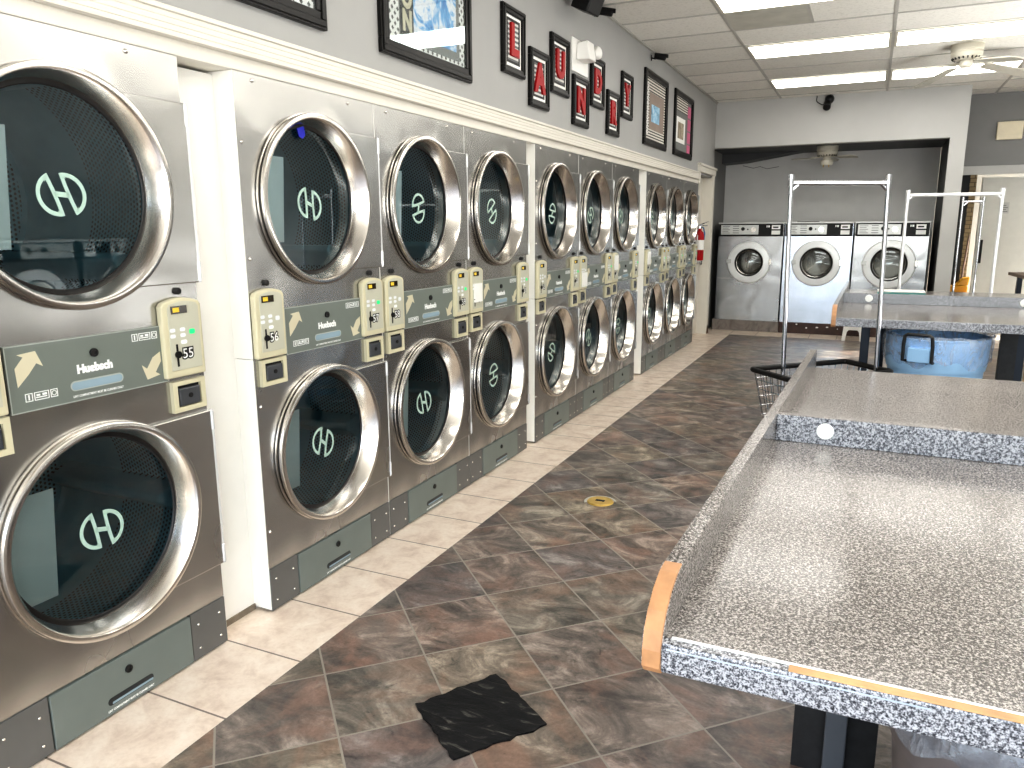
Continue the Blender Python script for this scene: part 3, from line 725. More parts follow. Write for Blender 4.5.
# ------------------------------------------------------------------ wall frames
def frame(y0, y1, z0, z1, label, cat, group, bw, kind, letter=None):
    y0 += .030; y1 += .013; cy, cz = (y0+y1)/2, (z0+z1)/2 - .002; hy, hz = (y1-y0)/2, (z1-z0)/2
    t_ = thing('picture_frame' if not letter else 'letter_frame', label, cat, (0, cy, cz), 0, group)
    f = MB()
    def ringbox(o, i, x0, x1):
        f.box(x0, x1, -o[0], o[0], -o[1], -i[1]); f.box(x0, x1, -o[0], o[0], i[1], o[1]); f.box(x0, x1, -o[0], -i[0], -i[1], i[1]); f.box(x0, x1, i[0], o[0], -i[1], i[1])
    ringbox((hy, hz), (hy-bw, hz-bw), 0.001, .022)
    ringbox((hy-bw*.15, hz-bw*.15), (hy-bw*.55, hz-bw*.55), .022, .028)
    f.build('frame', M['black_gloss'], t_, bevel=.003)
    iy, iz = hy-bw, hz-bw
    if letter:
        f = MB(); ringbox((iy-.006, iz-.006), (iy-.020, iz-.020), .006, .012); f.build('white_fillet', M['paper'], t_)
        f = MB(); ringbox((iy-.020, iz-.020), (iy-.034, iz-.034), .006, .013); f.build('black_fillet', M['black'], t_)
        f = MB().box(.002, .010, -iy, iy, -iz, iz).build('mat_board', M['corrugated'], t_)
        text('letter', letter, .225, (.016, .0, 0), M['red'], t_, .008, .011, .95)
    elif kind == 'on':
        MB().box(.002, .008, -iy, iy, -iz, iz).build('mat_board', M['houndstooth'], t_)
        MB().box(.008, .011, -.25, .29, -iz+.022, iz-.022).build('inner_mat', M['mat_grey'], t_)
        MB().box(.011, .013, -.138, .256, -.226, .226).build('photo', M['snow_photo'], t_)
        MB().box(.011, .0125, -.246, -.1385, -.24, .24).build('letter_strip', M['black'], t_)
        text('letter', 'N', .118, (.0135, -.192, -.184), M['cream'], t_, .001, .006, .85)
        text('letter', 'O', .118, (.0135, -.192, -.088), M['cream'], t_, .001, .006, .85)
        MB().box(.017, .018, -iy, iy, -iz, iz).build('picture_glass', M['pic_glass'], t_)
    elif kind == 'blue':
        MB().box(.002, .008, -iy, iy, -iz, iz).build('mat_board', M['fine_stripe'], t_)
        MB().box(.008, .010, -iy+.13, iy-.05, -iz+.09, iz-.12).build('inner_mat', M['brown_mat'], t_)
        MB().box(.010, .012, -iy+.20, iy-.22, -iz+.16, iz-.22).build('photo', M['blue_photo'], t_)
        MB().box(.008, .0095, -iy+.03, -iy+.10, -iz+.04, iz-.04).build('patterned_strip', M['houndstooth'], t_)
    elif kind == 'pink':
        MB().box(.002, .008, -iy, iy, -iz, iz).build('mat_board', M['mat_grey'], t_)
        MB().box(.008, .010, -iy, iy-.19, iz-.14, iz).build('striped_strip', M['fine_stripe'], t_)
        for k in range(4): MB().box(.008, .010, iy-.17, iy-.02, iz-.16-.135*k, iz-.04-.135*k).build('pink_square', M['pink'], t_)
        MB().box(.008, .012, -iy+.05, iy-.30, -iz+.08, iz-.20).build('inner_mat', M['paper'], t_)
        MB().box(.012, .013, -iy+.11, iy-.37, -iz+.12, iz-.25).build('photo', M['tan_photo'], t_)
    return t_
LF = [('L', 2.01, 2.328, 2.290, 2.652), ('A', 2.388, 2.705, 2.160, 2.497), ('U', 2.726, 3.062, 2.290, 2.650), ('N', 3.135, 3.466, 2.136, 2.468), ('D', 3.504, 3.816, 2.309, 2.658), ('R', 3.892, 4.214, 2.150, 2.482), ('Y', 4.264, 4.586, 2.322, 2.680)]
for (ch, a, b, c, d) in LF: frame(a, b, c, d, 'black frame holding a red letter %s on striped mat, on grey wall' % ch, 'framed letter', 'framed red letters on the left wall', .042, 'l', ch)
frame(.822, 1.652, 2.164, 2.86, 'large black frame with houndstooth mat and blue snowy picture', 'framed picture', 'framed pictures on the left wall', .062, 'on')
frame(-.36, .478, 2.166, 2.86, 'black frame corner with houndstooth mat, cut by photo top, above dryer 56', 'framed picture', 'framed pictures on the left wall', .062, 'on')
frame(4.962, 5.815, 2.176, 2.830, 'black frame with striped mat around a small blue photo', 'framed picture', 'framed pictures on the left wall', .06, 'blue')
frame(6.130, 7.022, 2.178, 2.834, 'black frame with pink squares and tan photo, farthest on left wall', 'framed picture', 'framed pictures on the left wall', .06, 'pink')

# emergency light
e = thing('emergency_light', 'white emergency light with one round lamp, above framed letter N', 'emergency light', (0, 3.3, 2.6))
MB().box(0, .012, -.15, .17, -.115, .10).build('back_plate', M['white'], e, bevel=.003)
b = MB(); b.hexa([(.012,-.08,-.035),(.105,-.06,-.035),(.105,.08,-.035),(.012,.10,-.035)], [(.012,-.07,.075),(.085,-.05,.09),(.085,.08,.09),(.012,.10,.075)]); b.build('battery_box', M['white'], e, bevel=.008)
b = MB(); b.lathe([(.0005, 0), (.022, 0), (.044, .035), (.046, .043), (.04, .046), (.0005, .043)], (0,0,0), 'z', 24); lh = b.build('lamp_head', M['white'], e, (.07, .115, .03), smooth=True); lh.rotation_euler = (math.radians(-60), math.radians(50), 0)
# speaker and cameras
sp_ = thing('wall_speaker', 'black box loudspeaker mounted high on the left wall near the ceiling', 'speaker', (.16, 3.06, 2.90), 0)
sp_.scale = (.8,.8,.8); sp_.rotation_euler = (0, math.radians(24), math.radians(-8))
MB().box(-.08, .08, -.11, .11, -.11, .11).build('speaker_box', M['black'], sp_, bevel=.008); MB().box(.078, .085, -.1, .1, -.1, .1).build('grille', M['rubber'], sp_, bevel=.003)
MB().tube([(-.075,0,.0),(-.21,0,.085)], .02).build('mount', M['black'], sp_)
def cam_thing(loc, rz, label, pitch=12):
    t_ = thing('security_camera', label, 'security camera', loc, rz, 'black security cameras'); t_.scale = (.66,.66,.66)
    b = MB(); b.cyl((0,0,0), .038, 0, .012, 'x', 20); b.tube([(.01,0,0),(.06,0,-.015),(.07,0,.01)], .010); b.build('mount', M['black'], t_)
    b = MB(); b.smooth = True; b.lathe([(.0005,-.02),(.034,-.02),(.040,-.01),(.040,.13),(.033,.135),(.033,.128),(.0005,.126)], (0,0,0), 'x', 24); cb = b.build('camera_body', M['black'], t_, (.07, 0, .02), smooth=True); cb.rotation_euler = (0, math.radians(pitch), math.radians(-15))
    MB().disk((.129,0,0), .024, 'x', 20).build('lens', plain('lens', (90,92,96), .1, .5), cb)
    b = MB(); b.lathe([(.044,-.02),(.046,.16)], (0,0,0), 'x', 12, PI*.05, PI*.95); b.build('sun_hood', M['black'], cb)
cam_thing((.0, 3.62, 2.955), math.radians(25), 'black security camera beside the wall speaker at ceiling edge')
cam_thing((.0, 5.22, 2.945), math.radians(20), 'black security camera high on left wall above the blue photo frame')
t_ = thing('security_camera', 'black security camera with loose cable on the light grey header', 'security camera', (1.36, 8.53, 2.955), -PI/2, 'black security cameras')
b = MB(); b.smooth = True; b.lathe([(.0005, 0), (.05, 0), (.055, .02), (.04, .06), (.0005, .07)], (0,0,0), 'x', 24); b.build('mount', M['black'], t_, smooth=True)
b = MB(); b.smooth = True; b.lathe([(.0005,-.01),(.04,-.01),(.044,.0),(.044,.10),(.036,.105),(.0005,.10)], (0,0,0), 'x', 24); q = b.build('camera_body', M['black'], t_, (.04, -.02, -.05), smooth=True); q.rotation_euler = (0, math.radians(35), 0)
MB().tube([(.004,-.04,-.04),(.01,-.08,-.06),(.01,-.13,-.03),(.01,-.15,-.01),(.01,-.145,.05)], .006, 8).build('cable', M['black'], t_)

# fire extinguisher
f = thing('fire_extinguisher', 'red fire extinguisher hanging between farthest dryer and white door', 'fire extinguisher', (.018, 7.70, 1.02))
b = MB(); b.smooth = True; b.lathe([(.0005,0),(.052,0),(.056,.012),(.056,.30),(.045,.345),(.022,.365),(.02,.39),(.0005,.39)], (0,0,0), 'z', 28); b.build('cylinder', M['red'], f, smooth=True)
MB().lathe([(.0566,.13),(.0566,.25)], (0,0,0), 'z', 28, -PI*.9, PI*.3).build('label_band', M['paper'], f)
b = MB(); b.cyl((0,0,0), .022, .39, .42, 'z', 16); b.box(-.03, .09, -.012, .012, .42, .432); b.hexa([(-.03,-.01,.43),(.02,-.01,.43),(.02,.01,.43),(-.03,.01,.43)], [(.09,-.01,.475),(.11,-.01,.48),(.11,.01,.48),(.09,.01,.475)]); b.build('valve_handle', M['chrome'], f)
MB().tube([(.0,.02,.41),(.03,.07,.40),(.045,.075,.33),(.04,.07,.25)], .009).build('hose', plain('blue_hose', (70,110,160), .5), f)
MB().box(-.075, -.05, -.03, .03, .1, .32).build('bracket', M['black'], f)

# ------------------------------------------------------------------ washers in the alcove
def make_washer(name, w_, front, ringR):
    root = thing(name, '', 'washing machine')
    H0, H1 = .15, 1.487
    b = MB(); cz = .948 - 0
    plate = MB()
    # body as front plate with hole + shell ; local: y toward the room is negative
    def pwh():
        mb = MB(); plate_with_hole(mb, 0, 0, w_, H0, 1.30, (w_/2, .948), .225, 48, .02)
        return mb
    mb = pwh(); mb.v = [(p[1], -p[0], p[2]) for p in mb.v]
    mb.box(0, .01, .02, .70, H0, 1.47); mb.box(w_-.01, w_, .02, .70, H0, 1.47); mb.box(0, w_, .69, .70, H0, 1.47); mb.box(.01, w_-.01, .02, .69, 1.29, 1.30)
    mb.build('body', front, root)
    MB().box(-.0, w_, -.003, .0, .725, .73).build('front_crease', M['ring'], root)
    MB().box(.004, w_-.004, -.004, .66, 1.303, 1.468).build('control_fascia', M['black'], root, bevel=.003)
    MB().box(.0-.006, w_+.006, -.012, .70, 1.468, 1.487).build('lid', M['washer_panel'], root, bevel=.004)
    s_ = MB().box(.03, w_*.62, -.008, -.002, 1.325, 1.452).build('control_strip', M['washer_panel'], root, bevel=.002)
    pr = MB(); [pr.box(.05, .05+.10*(1-.2*(k % 2)), -.0095, -.0075, 1.342+.022*k, 1.350+.022*k) for k in range(5)]; [pr.box(.19, .19+.08, -.0095, -.0075, 1.342+.03*k, 1.352+.03*k) for k in range(4)]; pr.build('printed_legend', M['mat_grey'], s_)
    k = MB(); k.lathe([(.0005,-.035),(.022,-.035),(.026,-.008),(.026,0)], (w_*.38, 0, 1.40), 'y', 24); k.build('cycle_knob', M['black'], s_)
    k = MB(); k.lathe([(.0005,-.014),(.034,-.014),(.036,0)], (w_*.54, 0, 1.39), 'y', 24); k.build('coin_dial', M['ring'], s_)
    MB().prism(arc(w_*.455, 1.395, .010, 0, 340, 12), -.012, -.006, 'y').build('coin_hole', M['black'], s_)
    MB().box(w_*.82, w_*.95, -.007, -.003, 1.395, 1.450).build('price_sticker', M['print_white'], root)
    MB().box(w_*.82, w_*.95, -.007, -.003, 1.325, 1.378).build('price_sticker', M['print_white'], root)
    MB().box(w_*.84, w_*.92, -.0085, -.0068, 1.412, 1.430).build('sticker_print', M['print_black'], root)
    pr = MB(); pr.box(w_*.74, w_*.755, -.006, -.003, 1.42, 1.445); pr.box(w_*.765, w_*.79, -.006, -.003, 1.42, 1.445); pr.build('number_mark', M['print_white'], root)
    d = MB(); d.smooth = True; R = ringR
    d.lathe([(R, 0), (R+.003, -.02), (R-.012, -.038), (R-.085, -.045), (R-.095, -.036), (R-.095, 0)], (w_/2, 0, .948), 'y', 64)
    dr = d.build('door', M['washer_ring'], root, smooth=True)
    d = MB(); d.smooth = True; d.lathe([(R-.093, -.034), (R-.100, -.042), (R-.125, -.030), (R-.128, 0)], (w_/2, 0, .948), 'y', 64); d.build('inner_ring', M['rubber'], dr, smooth=True)
    d = MB(); d.smooth = True; d.lathe([(R-.112, -.025), (R-.118, -.036), (R-.126, -.030), (R-.14, .02)], (w_/2, 0, .948), 'y', 64); d.build('bright_ring', M['ring'], dr, smooth=True)
    d = MB(); d.smooth = True; d.lathe([(R-.128, -.028), ((R-.13)*.8, -.052), ((R-.13)*.45, -.068), (.0005, -.073)], (w_/2, 0, .948), 'y', 40); d.build('door_window', M['washer_glass'], dr, smooth=True)
    MB().box(w_/2-R-.012, w_/2-R+.05, -.05, -.03, .935, .99).build('door_latch', M['washer_panel'], dr, bevel=.004)
    MB().box(w_/2+R-.02, w_/2+R+.015, -.045, -.01, .92, 1.0).build('door_hinge', M['ring'], dr, bevel=.004)
    d = MB(); d.smooth = True; d.lathe([(.224, .02), (.25, .06), (.25, .42), (.0005, .44)], (w_/2, 0, .948), 'y', 40); d.build('drum', M['ring'], root, smooth=True)
    return root
YW = 8.95
w1 = make_washer('front_load_washer', .852, M['washer_steel'], .283); w1.location = (.032, YW, 0)
tag(w1, 'stainless front-load washer at far left of the alcove beside the wall', 'washing machine', 'front-load washers in the alcove')
w2 = make_washer('front_load_washer', .835, M['washer_white'], .30); w2.location = (.905, YW, 0)
tag(w2, 'front-load washer with pale glossy front, middle of the three in the alcove', 'washing machine', 'front-load washers in the alcove')
w3 = make_washer('front_load_washer', .852, M['washer_steel'], .31); w3.location = (1.765, YW, 0)
tag(w3, 'stainless front-load washer on the right of the alcove beside the pillar', 'washing machine', 'front-load washers in the alcove')
for k, lab in enumerate(('nearest the storefront', 'second from the storefront', 'third from the storefront', 'farthest from the storefront')):
    q = copy_tree(w1); q.location = (4.84, 2.0+.9*k, -.148); q.rotation_euler = (0, 0, -PI/2)
    tag(q, 'stainless washer on the right wall mirrored in dryer glass, ' + lab, 'washing machine', 'washers along the right wall')
tag(MB().box(.0, .895, YW-.015, 9.75, 0, .149).build('washer_plinth', M['marble'], bevel=.004), 'grey marble-tiled plinth under the left washer', 'plinth')
pl = thing('washer_plinth', 'dark brown board plinth with white specks under the middle and right washers', 'plinth', (0,0,0))
MB().box(.897, 2.66, YW-.015, 9.75, 0, .149).build('board', M['brown_board'], pl, bevel=.003)
sp2 = MB()
for k in range(9):
    x = 1.0+.13*k; r = random.uniform(.006, .016); z = .1+random.uniform(-.02, .03)
    sp2.prism([(x+r*random.uniform(.6,1.7)*math.cos(a), z+r*random.uniform(.5,1)*math.sin(a)) for a in [2*PI*i/7 for i in range(7)]], YW-.0175, YW-.0145, 'y')
sp2.build('paint_specks', M['paper'], pl)
tag(MB().hexa([(1.02,9.3,1.489),(1.3,9.3,1.489),(1.3,9.42,1.489),(1.02,9.42,1.489)], [(1.02,9.3,1.498),(1.3,9.3,1.498),(1.3,9.42,1.498),(1.02,9.42,1.498)]).build('flat_tray', M['black']), 'thin black object lying on top of the middle washer', 'tray')

# white stool under / behind far table
st = thing('plastic_stool', 'low white plastic stool with arched legs before the middle washer, seen under the far table', 'stool', (1.845, 8.56, 0))
MB().box(-.11, .11, -.12, .12, .26, .285).build('seat', M['white'], st, bevel=.010)
for sy in (-1, 1):
    pts = [(-.13,0),(-.085,0),(-.07,.115),(-.05,.14),(.05,.14),(.07,.115),(.085,0),(.13,0),(.105,.262),(-.105,.262)]
    MB().prism(pts, sy*.11-.012, sy*.11+.012, 'y').build('leg_frame', M['white'], st, bevel=.004)

# ------------------------------------------------------------------ folding tables
ZT = .88
def folding_table(label, x0, sh, y0, ydiv, y1, x1, edge=.044):
    """sh: drift of the left side per metre of depth"""
    root = thing('folding_table', label, 'folding table', (0,0,0), 0, 'grey speckled folding tables')
    def lx(y): return x0 + (y-y0)*sh
    t = MB()
    t.hexa([(lx(y0),y0+.02,ZT-edge),(x1,y0+.02,ZT-edge),(x1,y1,ZT-edge),(lx(y1),y1,ZT-edge)], [(lx(y0),y0+.02,ZT),(x1,y0+.02,ZT),(x1,y1,ZT),(lx(y1),y1,ZT)])
    t.build('table_top', M['granite'], root)
    MB().box(lx(y0), x1, y0, y0+.02, ZT-edge, ZT).build('front_edge', M['granite_edge'], root, bevel=.003)
    d = MB(); d.hexa([(lx(ydiv),ydiv,ZT),(x1,ydiv,ZT),(x1,ydiv+.028,ZT),(lx(ydiv+.028),ydiv+.028,ZT)], [(lx(ydiv),ydiv,ZT+.070),(x1,ydiv,ZT+.070),(x1,ydiv+.028,ZT+.070),(lx(ydiv+.028),ydiv+.028,ZT+.070)])
    d.build('centre_divider', M['granite_edge'], root, bevel=.002)
    MB().box(lx(ydiv), x1, ydiv+.001, ydiv+.027, ZT+.0695, ZT+.0708).build('divider_cap', M['granite'], root)
    # left rim
    zb, zt, th = ZT-edge-.006, ZT+.072, .026
    r = MB(); yr = y0+.105
    r.hexa([(lx(yr)-th,yr,zb),(lx(yr),yr,zb),(lx(y1),y1,zb),(lx(y1)-th,y1,zb)], [(lx(yr)-th,yr,zt),(lx(yr),yr,zt),(lx(y1),y1,zt),(lx(y1)-th,y1,zt)])
    r.build('side_rim', M['granite'], root, bevel=.002)
    e = MB(); prof = [(yr, zb), (yr, zt)] + [(y0+.055+ .05*math.cos(math.radians(a)), zt-.055+.055*math.sin(math.radians(a))) for a in ()]
    prof = [(yr, zb), (yr, zt), (yr-.03, zt-.003), (yr-.06, zt-.016), (yr-.085, zt-.036), (yr-.10, zt-.058), (yr-.108, zt-.085), (yr-.108, zb+.012), (yr-.098, zb)]
    vs = [(lx(p[0])-th, p[0], p[1]) for p in prof] + [(lx(p[0]), p[0], p[1]) for p in prof]; n = len(prof)
    e._add(vs, [tuple(range(n)), tuple(range(n, 2*n))[::-1]] + [(i, (i+1) % n, n+(i+1) % n, n+i) for i in range(n)])
    e.build('raw_rim_end', M['rawwood'], root, bevel=.0015)
    for s_, q in ((0, .0012), (1, -.0012)):
        e = MB(); k0 = (lambda y: lx(y)) if s_ == 0 else (lambda y: lx(y)-th)
        pr_ = [(y + (.003 if y < yr-.01 else 0), z - (.003 if z > zb+.05 and y < yr-.001 else 0)) for y, z in prof]
        vs = [(k0(p[0]), p[0], p[1]) for p in pr_] + [(k0(p[0])+q, p[0], p[1]) for p in pr_]
        e._add(vs, [tuple(range(n)), tuple(range(n, 2*n))[::-1]] + [(i, (i+1) % n, n+(i+1) % n, n+i) for i in range(n)])
        e.build('rim_facing', M['granite'], root)
    return root, lx
T1, lx1 = folding_table('grey speckled folding table nearest the camera with worn wooden edges', 1.738, .025, -1.085, .024, 1.185, 3.35)
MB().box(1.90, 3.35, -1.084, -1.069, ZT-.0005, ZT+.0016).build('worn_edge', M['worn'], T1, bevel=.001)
MB().box(1.748, 3.35, -1.069, -1.0635, ZT-.0005, ZT+.0018).build('worn_edge_highlight', M['print_white'], T1, bevel=.001)  # white strip paints in the highlight along the worn front edge
MB().box(1.745, 2.06, -1.0855, -1.0835, ZT-.0085, ZT-.0065).build('blue_scuff', plain('blue_scuff', (176,190,206), .5, 0, .3, 10), T1)
pb = MB().box(1.868, 2.07, -.06, -.035, 0, ZT-.045).build('leg_panel', M['leg_black'], T1); MB().box(1.945, 1.997, -.12, -.061, 0, ZT-.045).build('leg', M['post'], T1, bevel=.003)
MB().box(3.0, 3.25, -.06, -.035, 0, ZT-.045).build('leg_panel', M['leg_black'], T1); MB().box(3.1, 3.15, -.12, -.061, 0, ZT-.045).build('leg', M['post'], T1, bevel=.003)
T2, lx2 = folding_table('grey speckled folding table farther back over the blue trash can', 1.798, .007, 3.035, 4.09, 5.42, 3.75, .052)
for (x, y) in ((1.945, 3.62), (2.06, 4.45)): MB().box(x, x+.055, y, y+.05, 0, ZT-.052).build('leg', M['navy'], T2, bevel=.003)
MB().box(2.80, 2.90, 3.95, 3.99, 0, ZT-.052).build('leg_panel', M['leg_black'], T2)
for (x, y) in ((2.90, 4.0), (2.99, 4.02), (3.15, 4.05)): MB().box(x, x+.055, y, y+.05, 0, ZT-.052).build('leg', M['navy'], T2, bevel=.003)
MB().box(2.962, 2.972, 3.99, 4.0, 0, ZT-.052).build('pale_strip', M['worn'], T2)
# plain round white plugs set in the dividers
for (x, y, lab, r) in ((1.885, .024, 'round white plug on the divider of the nearest folding table', .021), (1.976, 4.09, 'round white plug at left on divider of the far folding table', .026), (2.93, 4.09, 'round white plug at right on divider of the far folding table', .026)):
    o = MB().lathe([(.0005,-.004),(r*.9,-.004),(r,-.001),(r,0)], (x, y, ZT+.036), 'y', 28).build('round_plug', M['print_white']); tag(o, lab, 'plug', 'white plugs on the table dividers')
tr = thing('shallow_tray', 'thin white tray with teal underside on the far folding table', 'tray', (2.04, 4.93, ZT))
MB().box(0, .35, 0, .22, .001, .019).build('tray_base', M['teal'], tr, bevel=.003); MB().box(0, .35, .0, .22, .019, .029).build('tray_top', M['white'], tr, bevel=.003)

# ------------------------------------------------------------------ carts
def cart(label, corners, zr, poles, ztop, basket=True, mt='chrome', r=.0125, rim='black', zbot=.27, lean=0.0):
    cx = sum(c[0] for c in corners)/4; cy = sum(c[1] for c in corners)/4
    root = thing('laundry_cart', label, 'laundry cart', (cx, cy, 0), 0, 'rolling wire laundry carts')
    L = [(c[0]-cx, c[1]-cy) for c in corners]; P = [(p[0]-cx, p[1]-cy) for p in poles]
    fr = MB()
    def rr_(scale, z, n=6):
        out = []
        for i in range(4):
            p = Vector(L[i]); a = Vector(L[i-1]); b = Vector(L[(i+1) % 4]); d1 = (a-p).normalized()*.03; d2 = (b-p).normalized()*.03
            for k in range(n+1):
                t_ = k/n; q = (p+d1)*(1-t_)**2 + p*2*t_*(1-t_) + (p+d2)*t_**2; out.append((q.x*scale, q.y*scale, z))
        return out
    rim_ = MB(); rim_.tube(rr_(1, zr), .0165, 8, True); rim_.build('basket_rim', M[rim], root, smooth=True)
    wr = MB(); nlev = 6; sc_b = .80
    for k in range(1, nlev+1):
        f_ = k/nlev; wr.tube(rr_(1-(1-sc_b)*f_, zr-(zr-zbot)*f_, 3), .0028, 5, True)
    for i in range(4):
        a = Vector(L[i]); b = Vector(L[(i+1) % 4]); n_ = max(3, int((b-a).length/.05))
        for k in range(n_):
            p = a + (b-a)*(k+.5)/n_; wr.tube([(p.x*.995, p.y*.995, zr), (p.x*sc_b, p.y*sc_b, zbot)], .0026, 5)
    for k in range(1, 12):
        f_ = k/12; a = (Vector(L[0])*(1-f_)+Vector(L[1])*f_)*sc_b; b = (Vector(L[3])*(1-f_)+Vector(L[2])*f_)*sc_b; wr.tube([(a.x, a.y, zbot), (b.x, b.y, zbot)], .0026, 5)
    wr.build('wire_basket', M['chrome'], root)
    b = MB(); b.tube(rr_(.80, .14), .0125, 8, True)
    for q in L: b.tube([(q[0]*.76, q[1]*.76, .14), (q[0]*.79, q[1]*.79, zbot)], .010, 8)
    b.build('base_frame', M['chrome'], root)
    for q in L:
        w_ = MB(); w_.cyl((q[0]*.76, q[1]*.76, .05), .05, -.013, .013, 'x', 20); w_.box(q[0]*.76-.018, q[0]*.76+.018, q[1]*.76-.01, q[1]*.76+.01, .05, .135); w_.build('caster', M['rubber'], root)
    for p in P:
        q = MB(); q.tube([(p[0]-lean*.14/ztop+0, p[1], .14), (p[0]+lean, p[1], ztop)], r, 12); q.cyl((p[0]+lean, p[1], 0), r*1.25, ztop-.05, ztop+.012, 'z', 16); q.build('pole', M[mt], root, smooth=True)
    a, b = [(p[0]+lean, p[1]) for p in P[:2]]; d = Vector((b[0]-a[0], b[1]-a[1], 0)).normalized()*.02
    q = MB(); q.tube([(a[0]+d.x*.2, a[1]+d.y*.2, ztop-.034), (b[0]-d.x*.2, b[1]-d.y*.2, ztop-.034)], r*1.0, 12)
    for (e_, s_) in ((a, 1), (b, -1)):
        q.tube([(e_[0]+s_*d.x*.4, e_[1]+s_*d.y*.4, ztop-.07), (e_[0]+s_*d.x*2.2, e_[1]+s_*d.y*2.2, ztop-.036)], r*.7, 8)
    q.build('hanging_rail', M[mt], root, smooth=True)
    return root
cart('chrome hanging-bar laundry cart with black-rimmed wire basket between the two folding tables', [(1.368,2.613),(1.63,2.335),(2.13,2.84),(1.87,3.12)], .60, [(1.560,2.575),(2.05,2.83)], 1.700, lean=-.034)
cart('tall white hanging-bar laundry cart behind the far folding table', [(2.12,5.48),(3.02,5.48),(3.02,6.0),(2.12,6.0)], .62, [(2.217,5.62),(2.922,5.62)], 1.725, mt='white_chrome', r=.014)
cart('narrow chrome hanging-bar laundry cart farthest back, seen end-on before the doorway', [(2.66,6.9),(3.0,6.75),(3.1,7.35),(2.78,7.5)], .62, [(2.765,7.0),(2.945,7.0)], 1.70, r=.010)

# ------------------------------------------------------------------ bins
def bin_(label, loc, sc, h, bodymat, band=True, handle=True, lr=.30):
    root = thing('trash_can', label, 'trash can', loc, 0)
    b = MB(); b.smooth = True; R = .285*sc
    b.lathe([(.0005, 0), (R*.80, 0), (R*.82, .01), (R*.955, h-.20), (R*.985, h-.198), (R*1.02, h-.14), (R*1.03, h-.012), (R*1.045, h-.008), (R*1.045, h), (R*1.0, h), (R*.985, h-.02), (R*.8, .02), (.0005, .02)], (0,0,0), 'z', 56)
    b.build('can_body', bodymat, root, smooth=True)
    # liner folded over the rim, with creases
    l = MB(); l.smooth = True; n = 120; prof = [(.90, -.30), (.955, -.12), (.975, -.03), (1.0, .012), (1.055, .016), (1.085, -.01), (1.085, -.06), (1.08, -.10), (1.065, -.13), (1.05, -.15)]
    vs = []
    for i in range(n):
        a = 2*PI*i/n
        for k, (r, z) in enumerate(prof):
            rr = R*(r + (.018 if k >= 5 else .010)*math.sin(a*9+k*1.3) + .012*math.sin(a*23+k*2.1+1)*(.3+.1*k)) + random.uniform(-.0015, .0015)
            zz = h + z + (.018*math.sin(a*5+.7)+.014*math.sin(a*13)) * (1 if k >= 7 else .25)
            vs.append((rr*math.cos(a), rr*math.sin(a), zz))
    m = len(prof); l._add(vs, [(i*m+k, ((i+1) % n)*m+k, ((i+1) % n)*m+k+1, i*m+k+1) for i in range(n) for k in range(m-1)])
    l.build('bag_liner', M['bag'], root, smooth=True)
    if handle:
        hd = MB(); a = -R*1.02-.05
        hd.tube([(-.07, -R*1.0, h-.135), (-.080, a, h-.125), (-.080, a-.004, h-.03), (-.075, a-.006, h+.022), (-.06, a-.006, h+.032), (.06, a-.006, h+.032), (.075, a-.006, h+.022), (.080, a-.004, h-.03), (.080, a, h-.125), (.07, -R*1.0, h-.135)], .010, 10)
        hd.build('handle', M['rubber'], root, smooth=True)
        MB().box(-.062, .062, a+.012, -R*.95, h-.135, h-.05).build('handle_pad', M['trash_blue'], root, bevel=.006)
    return root
b1 = bin_('blue round trash can with clear liner and black handle under the far folding table', (2.375, 3.30, 0), .97, .772, M['trash_blue'])
b1.rotation_euler = (0, 0, math.radians(-21))
b2 = bin_('dark trash can with clear plastic liner under the nearest folding table', (2.335, -.52, 0), 1.0, .70, plain('dark_can', (104,98,98), .5), handle=False)

# wooden-edged counter at the right edge
ct = thing('wooden_table', 'dark wood-edged table corner at right edge of the photo', 'table', (3.56, 6.2, 0), math.radians(3))
MB().box(0, 1.3, 0, 2.3, .865, .90).build('table_top', M['wood'], ct, bevel=.004)
for x in (.1, 1.2):
    for y in (.1, 2.2): MB().box(x-.025, x+.025, y-.025, y+.025, 0, .865).build('leg', M['navy'], ct)

# floor patch and brass cleanout
pts = []
cs = [(.804,-.261),(.96,-.011),(1.207,-.183),(1.027,-.43)]
for i in range(4):
    a, b = Vector(cs[i]), Vector(cs[(i+1) % 4]); nrm = Vector((-(b-a).y, (b-a).x)).normalized()
    for k in range(12):
        p = a+(b-a)*k/12 + nrm*random.uniform(-.006, .007); pts.append((p.x, p.y))
o = MB().prism(pts, .0, .006, 'z').build('floor_patch', M['patch']); tag(o, 'rough black square patch sealed into the slate floor, foreground', 'floor patch')
cl = thing('floor_cleanout', 'round brass cleanout cap set in the slate floor', 'cleanout cap', (.758, 1.653, 0))
MB().lathe([(.0005,.006),(.066,.006),(.070,.003),(.072,0)], (0,0,0), 'z', 40).build('cap', M['brass'], cl)
MB().lathe([(.072,.0),(.072,.004),(.084,.003),(.086,0)], (0,0,0), 'z', 40, PI*.1, PI*1.2).build('mortar_ring', M['stain'], cl)
MB().box(-.024, .024, -.010, .010, .0055, .008).build('slot', M['navy'], cl)

